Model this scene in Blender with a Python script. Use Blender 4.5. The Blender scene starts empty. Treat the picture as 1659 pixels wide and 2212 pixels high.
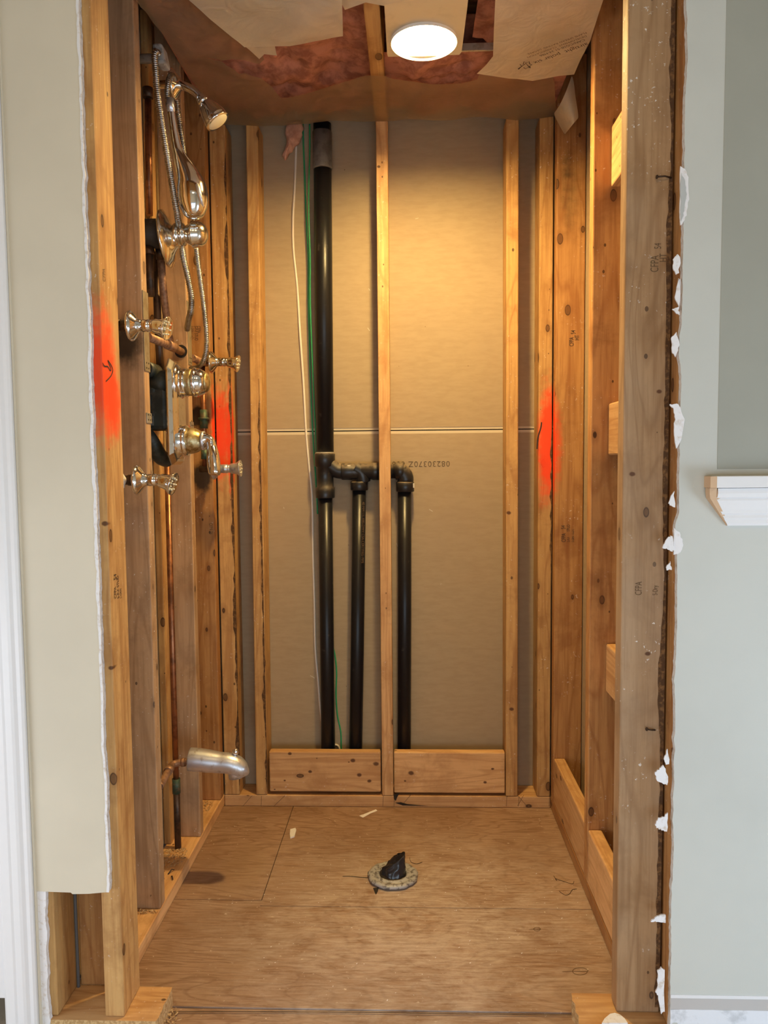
import bpy, bmesh, math, random
import numpy as np
from mathutils import Vector, Matrix, noise
random.seed(7)
SC = bpy.context.scene
COL = SC.collection
# ------------------------------------------------------------------ camera
YAW, PIT, ROL, CH, D, F = 0.03503, 0.06822, -0.00923, 1.13445, 2.427, 1649.6
fw = Vector((-math.sin(YAW)*math.cos(PIT), math.cos(YAW)*math.cos(PIT), -math.sin(PIT)))
rt0 = Vector((math.cos(YAW), math.sin(YAW), 0)); up0 = rt0.cross(fw)
rt = math.cos(ROL)*rt0 + math.sin(ROL)*up0
up = -math.sin(ROL)*rt0 + math.cos(ROL)*up0
cd = bpy.data.cameras.new('camera'); cam = bpy.data.objects.new('camera', cd); COL.objects.link(cam)
cd.sensor_fit = 'HORIZONTAL'; cd.sensor_width = 36; cd.lens = F/1659*36; cd.clip_start = .05
M4 = Matrix.Identity(4)
for i in range(3):
    M4[i][0] = rt[i]; M4[i][1] = up[i]; M4[i][2] = -fw[i]
M4[2][3] = CH
cam.matrix_world = M4
SC.camera = cam
def U(px, py, ax, val):
    """photo point -> point of the place, on the plane axis=val"""
    d = fw + rt*((px-829.5)/F) - up*((py-1106)/F); o = Vector((0, 0, CH)); i = 'XYZ'.index(ax)
    return o + d*((val-o[i])/d[i])
# ------------------------------------------------------------------ world, lights, exposure
SC.view_settings.view_transform = 'Standard'; SC.view_settings.look = 'None'
SC.view_settings.gamma = 1; SC.view_settings.exposure = 0.0; SC.view_settings.use_curve_mapping = False
w = bpy.data.worlds.new('sky'); SC.world = w; w.use_nodes = True
bg = w.node_tree.nodes['Background']; bg.inputs[0].default_value = (.72, .85, 1, 1); bg.inputs[1].default_value = .6
def area(name, loc, tgt, sx, sy, power, color):
    l = bpy.data.lights.new(name, 'AREA'); l.shape = 'RECTANGLE'; l.size = sx; l.size_y = sy
    l.energy = power; l.color = color
    o = bpy.data.objects.new(name, l); COL.objects.link(o); o.location = loc
    o.rotation_euler = (Vector(tgt)-Vector(loc)).to_track_quat('-Z', 'Y').to_euler(); return o
area('window_daylight', (.30, -1.09, .50), (.1, 1.4, .5), 1.7, .85, 18, (.69, .84, 1))
area('left_window_daylight', (-1.69, .45, .42), (0, .75, .42), .9, .5, 13, (.80, .88, 1))
area('right_window_daylight', (1.89, .45, .42), (0, .75, .42), .9, .5, 19, (.62, .79, 1))
area('room_ceiling_light', (0, .1, 2.36), (0, .1, 0), .4, .4, 8, (1, .70, .36))
BULB = 1200; BULBC = (1, .68, .26)
# ------------------------------------------------------------------ material helpers
def mat_new(name):
    m = bpy.data.materials.new(name); m.use_nodes = True; nt = m.node_tree
    return m, nt, nt.nodes['Principled BSDF']
def N(nt, t, **kw):
    n = nt.nodes.new(t)
    for k, v in kw.items():
        if k in ('operation', 'blend_type', 'data_type', 'feature', 'distance', 'wave_type', 'bands_direction', 'noise_dimensions', 'interpolation_type', 'clamp'): setattr(n, k, v)
    return n
def mth(nt, op, a, b=None, clamp=False):
    n = nt.nodes.new('ShaderNodeMath'); n.operation = op; n.use_clamp = clamp
    for i, v in enumerate((a, b)):
        if v is None: continue
        if isinstance(v, (int, float)): n.inputs[i].default_value = v
        else: nt.links.new(v, n.inputs[i])
    return n.outputs[0]
def mixc(nt, fac, a, b, bt='MIX'):
    n = nt.nodes.new('ShaderNodeMix'); n.data_type = 'RGBA'; n.blend_type = bt; n.clamp_factor = True
    for i, v in ((0, fac), (6, a), (7, b)):
        if isinstance(v, (int, float)): n.inputs[i].default_value = v
        elif isinstance(v, tuple): n.inputs[i].default_value = (*v[:3], 1)
        else: nt.links.new(v, n.inputs[i])
    return n.outputs[2]
def ramp(nt, fac, lo, hi):
    n = nt.nodes.new('ShaderNodeMapRange'); n.inputs[1].default_value = lo; n.inputs[2].default_value = hi
    nt.links.new(fac, n.inputs[0]); n.interpolation_type = 'SMOOTHSTEP'; return n.outputs[0]
def noise_n(nt, vec, scale, detail=3, rough=.55, dist=0.):
    n = nt.nodes.new('ShaderNodeTexNoise'); n.inputs['Scale'].default_value = scale
    n.inputs['Detail'].default_value = detail; n.inputs['Roughness'].default_value = rough; n.inputs['Distortion'].default_value = dist
    if vec is not None: nt.links.new(vec, n.inputs['Vector'])
    return n.outputs['Fac']
def bump(nt, bs, h, strength, dist=.002):
    b = nt.nodes.new('ShaderNodeBump'); b.inputs['Strength'].default_value = strength; b.inputs['Distance'].default_value = dist
    nt.links.new(h, b.inputs['Height']); nt.links.new(b.outputs[0], bs.inputs['Normal'])
def simple(name, col, rough=.5, metal=0., nscale=0, ncol=None, lo=.45, hi=.65, bmp=0., spec=None):
    m, nt, bs = mat_new(name)
    bs.inputs['Roughness'].default_value = rough; bs.inputs['Metallic'].default_value = metal
    if spec is not None: bs.inputs['Specular IOR Level'].default_value = spec
    g = nt.nodes.new('ShaderNodeNewGeometry').outputs['Position']
    if nscale:
        f = noise_n(nt, g, nscale, 5, .62)
        c = mixc(nt, ramp(nt, f, lo, hi), col, ncol); nt.links.new(c, bs.inputs['Base Color'])
        if bmp: bump(nt, bs, f, bmp)
    else:
        f = noise_n(nt, g, 60, 3); c = mixc(nt, f, tuple(x*.975 for x in col), tuple(min(1, x*1.02) for x in col))
        nt.links.new(c, bs.inputs['Base Color'])
        if bmp: bump(nt, bs, f, bmp)
    return m
def world_blob(nt, pos, c, r, nz, soft=.35):
    """soft-edged patch of paint or dirt around the point c of the place, radii r"""
    s = nt.nodes.new('ShaderNodeVectorMath'); s.operation = 'SUBTRACT'; nt.links.new(pos, s.inputs[0]); s.inputs[1].default_value = c
    d = nt.nodes.new('ShaderNodeVectorMath'); d.operation = 'DIVIDE'; nt.links.new(s.outputs[0], d.inputs[0]); d.inputs[1].default_value = r
    l = nt.nodes.new('ShaderNodeVectorMath'); l.operation = 'LENGTH'; nt.links.new(d.outputs[0], l.inputs[0])
    v = mth(nt, 'ADD', l.outputs['Value'], mth(nt, 'MULTIPLY', mth(nt, 'SUBTRACT', nz, .5), .9))
    n = nt.nodes.new('ShaderNodeMapRange'); n.inputs[1].default_value = 1+soft; n.inputs[2].default_value = 1-soft
    nt.links.new(v, n.inputs[0]); n.interpolation_type = 'SMOOTHSTEP'; return n.outputs[0]
RED = (.86, .065, .014); BLK = (.012, .009, .007); MOLD = (.055, .042, .022)
# spray paint, torch scorch and mould where they sit on the framing
BLOBS = [((-.585, 1.44, 1.305), (.040, .045, .115), RED, .45), ((-.575, 1.47, 1.25), (.02, .035, .065), RED, .5),
         ((-.572, 2.42, 1.20), (.014, .040, .17), RED, .35), ((-.603, 2.41, 1.22), (.03, .033, .15), RED, .35),
         ((.436, 2.425, 1.175), (.036, .05, .165), RED, .4),
         ((-.660, 2.385, 1.272), (.034, .01, .035), BLK, .25), ((-.655, 2.385, 1.085), (.030, .01, .05), BLK, .35),
         ((-.66, 1.785, 1.415), (.035, .012, .05), BLK, .5),
         ((.486, 2.42, 1.93), (.03, .03, .13), MOLD, .6), ((.475, 2.42, 2.02), (.02, .03, .06), MOLD, .6)]
KN = (.10, .038, .014)
for px, py, yy, r in ((670, 1667, D+.002, .006), (762, 1643, D+.002, .008), (812, 1650, D+.002, .009), (776, 1674, D+.002, .008), (798, 1687, D+.002, .007), (615, 1686, D+.002, .004), (888, 1670, D+.002, .009),
                      (875, 1687, D+.002, .004), (1048, 1690, D+.002, .005), (1064, 1661, D+.002, .005), (626, 1628, D+.002, .006), (1424, 846, 1.457, .005), (1366, 1024, 1.457, .0055), (1399, 1412, 1.457, .005),
                      (227, 1131, 1.4215, .006), (240, 1443, 1.4215, .005), (1099, 1108, D, .007), (1105, 1532, D, .007), (818, 360, D, .005)):
    q = U(px, py, 'Y', yy); BLOBS.append(((q.x, q.y, q.z), (r, .02, r*.75), KN, .35))
def wood(name, axis, base, dark, knot=.5, dust=.12, grey=0., rough=.55, grain=1.):
    m, nt, bs = mat_new(name)
    tc = nt.nodes.new('ShaderNodeTexCoord').outputs['Object']
    rnd = nt.nodes.new('ShaderNodeObjectInfo').outputs['Random']
    pos = nt.nodes.new('ShaderNodeNewGeometry').outputs['Position']
    cx = nt.nodes.new('ShaderNodeCombineXYZ')
    for i in range(3): nt.links.new(mth(nt, 'MULTIPLY', rnd, (7.3, 11.1, 5.7)[i]), cx.inputs[i])
    ad = nt.nodes.new('ShaderNodeVectorMath'); ad.operation = 'ADD'; nt.links.new(tc, ad.inputs[0]); nt.links.new(cx.outputs[0], ad.inputs[1])
    def sc(v):
        s = nt.nodes.new('ShaderNodeVectorMath'); s.operation = 'MULTIPLY'; nt.links.new(ad.outputs[0], s.inputs[0]); s.inputs[1].default_value = v; return s.outputs[0]
    lng = 'xyz'.index(axis)
    v1 = [1, 1, 1]; v1[lng] = .045
    v2 = [1, 1, 1]; v2[lng] = .12
    v3 = [1, 1, 1]; v3[lng] = .55
    g1 = noise_n(nt, sc(v1), 130, 4, .65)          # fine fibres
    g2 = noise_n(nt, sc(v2), 17, 3, .5, 1.6)        # broad figure
    rings = mth(nt, 'FRACT', mth(nt, 'MULTIPLY', noise_n(nt, sc(v2), 9, 2, .45, .4), 9.0))
    rings = mth(nt, 'MULTIPLY', mth(nt, 'ABSOLUTE', mth(nt, 'SUBTRACT', rings, .5)), 2.0)
    c = mixc(nt, ramp(nt, g2, .3, .72), base, tuple(b*.78+d*.22 for b, d in zip(base, dark)))
    c = mixc(nt, mth(nt, 'MULTIPLY', ramp(nt, g1, .42, .72), .5*grain), c, dark)
    v5 = [1, 1, 1]; v5[lng] = .022
    c = mixc(nt, mth(nt, 'MULTIPLY', ramp(nt, noise_n(nt, sc(v5), 62, 3, .6), .48, .70), .50*grain), c, dark)
    c = mixc(nt, mth(nt, 'MULTIPLY', ramp(nt, rings, .62, 1.0), .48*grain), c, dark)
    # per board tone
    tone = mth(nt, 'ADD', mth(nt, 'MULTIPLY', rnd, .26), .87)
    hs = nt.nodes.new('ShaderNodeHueSaturation'); nt.links.new(tone, hs.inputs['Value']); nt.links.new(c, hs.inputs['Color']); c = hs.outputs[0]
    # knots
    vo = nt.nodes.new('ShaderNodeTexVoronoi'); vo.inputs['Scale'].default_value = 15; nt.links.new(sc(v3), vo.inputs['Vector'])
    sep = nt.nodes.new('ShaderNodeSeparateColor'); nt.links.new(vo.outputs['Color'], sep.inputs[0])
    on = ramp(nt, sep.outputs[0], max(.02, 1-knot*1.25), max(.02, 1-knot*1.25)+.01)
    size = mth(nt, 'ADD', mth(nt, 'MULTIPLY', sep.outputs[1], .07), .05)
    dd = mth(nt, 'SUBTRACT', vo.outputs['Distance'], size)
    dd = mth(nt, 'ADD', dd, mth(nt, 'MULTIPLY', mth(nt, 'SUBTRACT', g2, .5), .05))
    halo = nt.nodes.new('ShaderNodeMapRange'); halo.inputs[1].default_value = .16; halo.inputs[2].default_value = .0; nt.links.new(dd, halo.inputs[0])
    core = nt.nodes.new('ShaderNodeMapRange'); core.inputs[1].default_value = .035; core.inputs[2].default_value = .01; nt.links.new(dd, core.inputs[0])
    c = mixc(nt, mth(nt, 'MULTIPLY', mth(nt, 'MULTIPLY', halo.outputs[0], on), .45), c, tuple(x*.6 for x in dark))
    c = mixc(nt, mth(nt, 'MULTIPLY', mth(nt, 'MULTIPLY', core.outputs[0], on), .72), c, (.09, .036, .013))
    rim = mth(nt, 'MULTIPLY', mth(nt, 'LESS_THAN', mth(nt, 'ABSOLUTE', mth(nt, 'SUBTRACT', dd, .015)), .012), on)
    c = mixc(nt, mth(nt, 'MULTIPLY', rim, .7), c, (.03, .012, .006))
    # nail holes and nicks
    v4 = [1, 1, 1]; v4[lng] = .7
    vn = nt.nodes.new('ShaderNodeTexVoronoi'); vn.inputs['Scale'].default_value = 42; nt.links.new(sc(v4), vn.inputs['Vector'])
    sn = nt.nodes.new('ShaderNodeSeparateColor'); nt.links.new(vn.outputs['Color'], sn.inputs[0])
    hole = mth(nt, 'MULTIPLY', mth(nt, 'LESS_THAN', vn.outputs['Distance'], mth(nt, 'MULTIPLY', sn.outputs[1], .16)), mth(nt, 'GREATER_THAN', sn.outputs[0], .72))
    c = mixc(nt, mth(nt, 'MULTIPLY', hole, .8), c, (.05, .022, .010))
    # handling smudges
    c = mixc(nt, mth(nt, 'MULTIPLY', ramp(nt, noise_n(nt, sc(v3), 22, 5, .7), .50, .72), .30), c, tuple(x*.9 for x in dark))
    # stains
    st = ramp(nt, noise_n(nt, pos, 7, 5, .65, .3), .48, .68)
    c = mixc(nt, mth(nt, 'MULTIPLY', st, .5), c, tuple(x*.85 for x in dark))
    if grey: c = mixc(nt, mth(nt, 'MULTIPLY', ramp(nt, noise_n(nt, pos, 5, 3), .3, .7), grey), c, (.40, .31, .22))
    # plaster dust specks
    sp = ramp(nt, noise_n(nt, pos, 130, 4, .6), .64, .70)
    ar = ramp(nt, noise_n(nt, pos, 8, 3), .46, .60)
    c = mixc(nt, mth(nt, 'MULTIPLY', mth(nt, 'MULTIPLY', sp, ar), min(1, dust*5)), c, (.78, .74, .70))
    nz = noise_n(nt, pos, 38, 4, .6)
    for bc, br, col, soft in BLOBS:
        c = mixc(nt, mth(nt, 'MULTIPLY', world_blob(nt, pos, bc, br, nz, soft), .93), c, col)
    nt.links.new(c, bs.inputs['Base Color'])
    bs.inputs['Roughness'].default_value = rough; bs.inputs['Specular IOR Level'].default_value = .3
    bump(nt, bs, mth(nt, 'ADD', g1, mth(nt, 'MULTIPLY', rings, .3)), .25, .0012)
    return m
W = {}
for ax in 'xyz':
    W['stud'+ax] = wood('spruce_'+ax, ax, (.62, .375, .145), (.33, .145, .045), .5, .12)
    W['warm'+ax] = wood('aged_fir_'+ax, ax, (.52, .275, .100), (.28, .105, .032), .7, .10)
    W['pale'+ax] = wood('fresh_pine_'+ax, ax, (.70, .43, .20), (.44, .21, .075), .45, .10)
    W['drab'+ax] = wood('handled_spruce_'+ax, ax, (.50, .31, .160), (.28, .145, .06), .45, .20, .25)
def paint_mat(name, col, var=.05, rough=.55):
    m, nt, bs = mat_new(name); pos = nt.nodes.new('ShaderNodeNewGeometry').outputs['Position']
    n1 = noise_n(nt, pos, 2.3, 4, .6); n2 = noise_n(nt, pos, 420, 2)
    c = mixc(nt, ramp(nt, n1, .3, .7), tuple(x*(1-var) for x in col), tuple(x*(1+var) for x in col))
    sm = ramp(nt, noise_n(nt, pos, 6, 5, .7, .8), .68, .8)
    c = mixc(nt, mth(nt, 'MULTIPLY', sm, .22), c, tuple(x*.72 for x in col))
    nt.links.new(c, bs.inputs['Base Color']); bs.inputs['Roughness'].default_value = rough; bs.inputs['Specular IOR Level'].default_value = .25
    bump(nt, bs, n2, .12, .0006); return m
M_PAINT = paint_mat('greige_paint_warm_light', (.66, .60, .475))  # wall paint with the left side's warmer light put into the colour
M_PAINTR = paint_mat('greige_paint_cool_light', (.56, .57, .525))  # same wall paint for the right side, cooler daylight mixed into the colour
M_PAINTD = paint_mat('darker_grey_green_paint', (.36, .365, .315))
M_WHITE = simple('white_trim_enamel', (.80, .80, .81), .32)
M_GYP = simple('broken_gypsum', (.74, .72, .70), .9, 0, 120, (.50, .46, .42), .45, .7, .8)
M_TORN = simple('torn_drywall_paper', (.80, .79, .80), .9, 0, 90, (.60, .52, .44), .5, .75, .5)
M_CHIP = simple('brown_drywall_paper', (.42, .30, .19), .9, 0, 60, (.33, .22, .13), .4, .7, .4)
M_MDF = simple('raw_mdf_end', (.62, .42, .26), .8)
M_PLST = simple('scraped_plaster_band', (.78, .80, .84), .75, 0, 26, (.58, .60, .63), .50, .68, .5)
M_BAND = paint_mat('grey_caulk_band', (.50, .48, .46))
M_ABS = simple('black_abs', (.010, .010, .012), .34, 0, 34, (.06, .055, .05), .62, .78, spec=.3)
def absd():
    m, nt, bs = mat_new('dusty_black_abs'); g = nt.nodes.new('ShaderNodeNewGeometry')
    sx = nt.nodes.new('ShaderNodeSeparateXYZ'); nt.links.new(g.outputs['Normal'], sx.inputs[0])
    k = mth(nt, 'MULTIPLY', ramp(nt, sx.outputs['Z'], .15, .9), ramp(nt, noise_n(nt, g.outputs['Position'], 90, 4, .6), .25, .6))
    nt.links.new(mixc(nt, k, (.013, .013, .015), (.20, .15, .10)), bs.inputs['Base Color'])
    nt.links.new(mth(nt, 'ADD', mth(nt, 'MULTIPLY', k, .5), .34), bs.inputs['Roughness']); return m
M_ABSD = absd()
M_TAPE = simple('grey_duct_tape', (.17, .165, .15), .5, 0, 30, (.10, .095, .085))
M_RINGW = simple('cream_glue_ring', (.65, .60, .50), .6)
M_WCAB = simple('white_cable_jacket', (.78, .70, .60), .4)
M_GCAB = simple('green_wire_jacket', (.03, .33, .12), .35)
M_DKC = simple('grey_cable_jacket', (.11, .12, .13), .4)
M_CHR = simple('water_spotted_chrome', (.80, .80, .80), .10, 1, 55, (.52, .48, .42), .62, .80)
M_CHRO = simple('limescaled_chrome', (.74, .73, .69), .16, 1, 60, (.44, .37, .24), .54, .72, .1)
M_CHRD = simple('dull_worn_chrome', (.66, .69, .74), .36, .82, 60, (.46, .43, .41), .5, .7, .05)
M_BRS = simple('brassy_scale', (.58, .48, .26), .38, .9, 75, (.30, .20, .07), .42, .62, .4)
M_HOSE = simple('ribbed_steel_hose', (.46, .45, .42), .30, 1, 40, (.30, .27, .23))
M_COP = simple('aged_copper', (.36, .15, .07), .38, .85, 28, (.17, .075, .04), .40, .65)
M_COPL = simple('flux_stained_copper', (.42, .24, .14), .55, .55, 60, (.24, .13, .075), .40, .62, .3)
M_COPD = simple('dark_oxidised_copper', (.11, .065, .04), .45, .7, 40, (.05, .035, .025))
M_GRN = simple('green_corroded_fitting', (.06, .10, .065), .55, .5, 60, (.16, .12, .07))
M_VALVE = simple('black_green_valve_body', (.028, .034, .028), .5, .3, 50, (.06, .06, .05))
M_RUB = simple('dark_plaster_guard', (.035, .028, .024), .55, 0, 40, (.10, .085, .07), .55, .75)
M_GALV = simple('galvanised_strap', (.50, .48, .42), .45, .8, 50, (.36, .33, .26))
M_NPL = simple('dulled_nail_plate', (.36, .30, .20), .5, .6, 40, (.27, .21, .13))
M_CREAM = simple('cream_rubber', (.80, .72, .50), .5)
M_PGREY = simple('chalky_grey_plastic', (.35, .32, .28), .6, 0, 70, (.20, .18, .15), .5, .7, .3)
M_INK = simple('black_marker_ink', (.03, .02, .015), .7)
M_INKF = simple('faded_stamp_ink', (.13, .075, .035), .8)
M_DOT = simple('perforated_print', (.13, .09, .055), .9)
M_RUST = simple('rusty_nail', (.06, .035, .02), .7, .4)
M_GREEN = simple('green_masking_tape', (.45, .62, .20), .6)
M_FLANGE = simple('grimy_lead_flange', (.46, .47, .49), .6, .3, 75, (.16, .15, .15), .46, .62, .8)
M_BAGB = simple('black_bag_film', (.010, .011, .016), .22, 0, 30, (.02, .02, .028), .4, .6, 0)
M_DARK = simple('dark_void', (.02, .014, .01), .9)
M_TIN = simple('light_housing_tin', (.62, .58, .47), .38, .35, 9, (.50, .47, .38))
M_CANW = simple('white_can_liner', (.85, .82, .74), .4)
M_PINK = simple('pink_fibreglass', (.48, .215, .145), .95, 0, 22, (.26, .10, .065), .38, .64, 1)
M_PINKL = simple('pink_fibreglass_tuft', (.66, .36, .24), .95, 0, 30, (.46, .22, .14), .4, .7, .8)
def sawdust_m():
    return simple('sawdust_chips', (.62, .45, .26), .9, 0, 300, (.36, .22, .10), .4, .6)
M_SAW = sawdust_m()
def film(name, col, tr, rough=.3):
    m, nt, bs = mat_new(name); out = nt.nodes['Material Output']
    pos = nt.nodes.new('ShaderNodeNewGeometry').outputs['Position']
    nz = noise_n(nt, pos, 6, 4, .6, .6)
    c = mixc(nt, ramp(nt, nz, .35, .65), col, tuple(x*.86 for x in col))
    nt.links.new(c, bs.inputs['Base Color']); bs.inputs['Roughness'].default_value = rough
    tl = nt.nodes.new('ShaderNodeBsdfTranslucent'); nt.links.new(c, tl.inputs[0])
    tp = nt.nodes.new('ShaderNodeBsdfTransparent'); tp.inputs[0].default_value = (.97, .93, .86, 1)
    a = nt.nodes.new('ShaderNodeMixShader'); a.inputs[0].default_value = .35; nt.links.new(bs.outputs[0], a.inputs[1]); nt.links.new(tl.outputs[0], a.inputs[2])
    b = nt.nodes.new('ShaderNodeMixShader'); b.inputs[0].default_value = tr; nt.links.new(a.outputs[0], b.inputs[1]); nt.links.new(tp.outputs[0], b.inputs[2])
    nt.links.new(b.outputs[0], out.inputs['Surface'])
    w2 = noise_n(nt, pos, 16, 3, .5, 1.4); bump(nt, bs, w2, .4, .012); return m
M_FILM = film('vapour_barrier_film', (.46, .35, .21), .50)
M_FILM2 = film('doubled_vapour_barrier_film', (.86, .78, .58), .10)
def emis(name, col, s):
    m, nt, bs = mat_new(name); e = nt.nodes.new('ShaderNodeEmission'); e.inputs[0].default_value = (*col, 1); e.inputs[1].default_value = s
    nt.links.new(e.outputs[0], nt.nodes['Material Output'].inputs['Surface']); return m
M_BULB = emis('lit_bulb_glass', BULBC, BULB)
def kraft():
    m, nt, bs = mat_new('kraft_drywall_back'); pos = nt.nodes.new('ShaderNodeNewGeometry').outputs['Position']
    s = nt.nodes.new('ShaderNodeVectorMath'); s.operation = 'MULTIPLY'; nt.links.new(pos, s.inputs[0]); s.inputs[1].default_value = (.25, .25, 1)
    n1 = noise_n(nt, s.outputs[0], 90, 4, .6); n2 = noise_n(nt, pos, 2.2, 3); n3 = noise_n(nt, pos, 260, 2)
    c = mixc(nt, ramp(nt, n1, .3, .75), (.41, .315, .20), (.37, .280, .175))
    c = mixc(nt, mth(nt, 'MULTIPLY', ramp(nt, n2, .35, .7), .35), c, (.36, .27, .19))
    c = mixc(nt, mth(nt, 'MULTIPLY', ramp(nt, n3, .76, .80), .6), c, (.75, .66, .5))
    c = mixc(nt, mth(nt, 'MULTIPLY', ramp(nt, noise_n(nt, pos, 70, 1), .80, .82), .7), c, (.12, .07, .03))
    nt.links.new(c, bs.inputs['Base Color']); bs.inputs['Roughness'].default_value = .75; bs.inputs['Specular IOR Level'].default_value = .2
    return m
M_KRAFT = kraft()
def plywood():
    m, nt, bs = mat_new('scuffed_plywood'); pos = nt.nodes.new('ShaderNodeNewGeometry').outputs['Position']
    def sc(v):
        s = nt.nodes.new('ShaderNodeVectorMath'); s.operation = 'MULTIPLY'; nt.links.new(pos, s.inputs[0]); s.inputs[1].default_value = v; return s.outputs[0]
    fib = noise_n(nt, sc((.07, 1, 1)), 190, 4, .7, .1)
    fig = noise_n(nt, sc((.30, 1, 1)), 7, 3, .5, .8)
    rings = mth(nt, 'FRACT', mth(nt, 'MULTIPLY', fig, 13))
    rings = mth(nt, 'MULTIPLY', mth(nt, 'ABSOLUTE', mth(nt, 'SUBTRACT', rings, .5)), 2)
    c = mixc(nt, ramp(nt, noise_n(nt, pos, 3.2, 4), .3, .7), (.40, .262, .178), (.29, .178, .112))
    c = mixc(nt, mth(nt, 'MULTIPLY', ramp(nt, fib, .40, .66), .6), c, (.19, .098, .05))
    c = mixc(nt, mth(nt, 'MULTIPLY', ramp(nt, rings, .55, 1), .5), c, (.18, .09, .045))
    c = mixc(nt, mth(nt, 'MULTIPLY', ramp(nt, noise_n(nt, sc((.5, 1, 1)), 5.5, 5, .65, .6), .50, .70), .45), c, (.21, .112, .055))
    # ground-in plaster dust, heaviest where feet have been
    wear = world_blob(nt, pos, (.02, 1.80, 0), (.42, .36, .5), noise_n(nt, pos, 6, 5, .7, .5), .75)
    fd = mth(nt, 'ADD', mth(nt, 'MULTIPLY', ramp(nt, noise_n(nt, sc((.12, 1, 1)), 120, 5, .75, .3), .35, .7), .6), mth(nt, 'MULTIPLY', ramp(nt, noise_n(nt, sc((.6, 1, 1)), 9, 6, .75, .8), .35, .65), .55))
    fd = mth(nt, 'MULTIPLY', fd, wear)
    c = mixc(nt, mth(nt, 'MULTIPLY', fd, .74), c, (.66, .57, .50))
    sp = ramp(nt, noise_n(nt, sc((.7, 1, 1)), 120, 4, .62), .645, .70)
    sp = mth(nt, 'MULTIPLY', sp, ramp(nt, noise_n(nt, pos, 6, 3), .40, .6))
    c = mixc(nt, mth(nt, 'MULTIPLY', sp, .75), c, (.78, .70, .62))
    c = mixc(nt, mth(nt, 'MULTIPLY', ramp(nt, noise_n(nt, sc((.5, 1, 1)), 22, 4, .6), .66, .78), .55), c, (.13, .065, .03))
    c = mixc(nt, mth(nt, 'MULTIPLY', world_blob(nt, pos, (-.47, 2.05, 0), (.06, .12, .3), noise_n(nt, pos, 14, 4), .5), .35), c, (.30, .19, .10))
    nt.links.new(c, bs.inputs['Base Color']); bs.inputs['Roughness'].default_value = .62; bs.inputs['Specular IOR Level'].default_value = .25
    bump(nt, bs, fib, .3, .001); return m
M_PLY = plywood()
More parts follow.
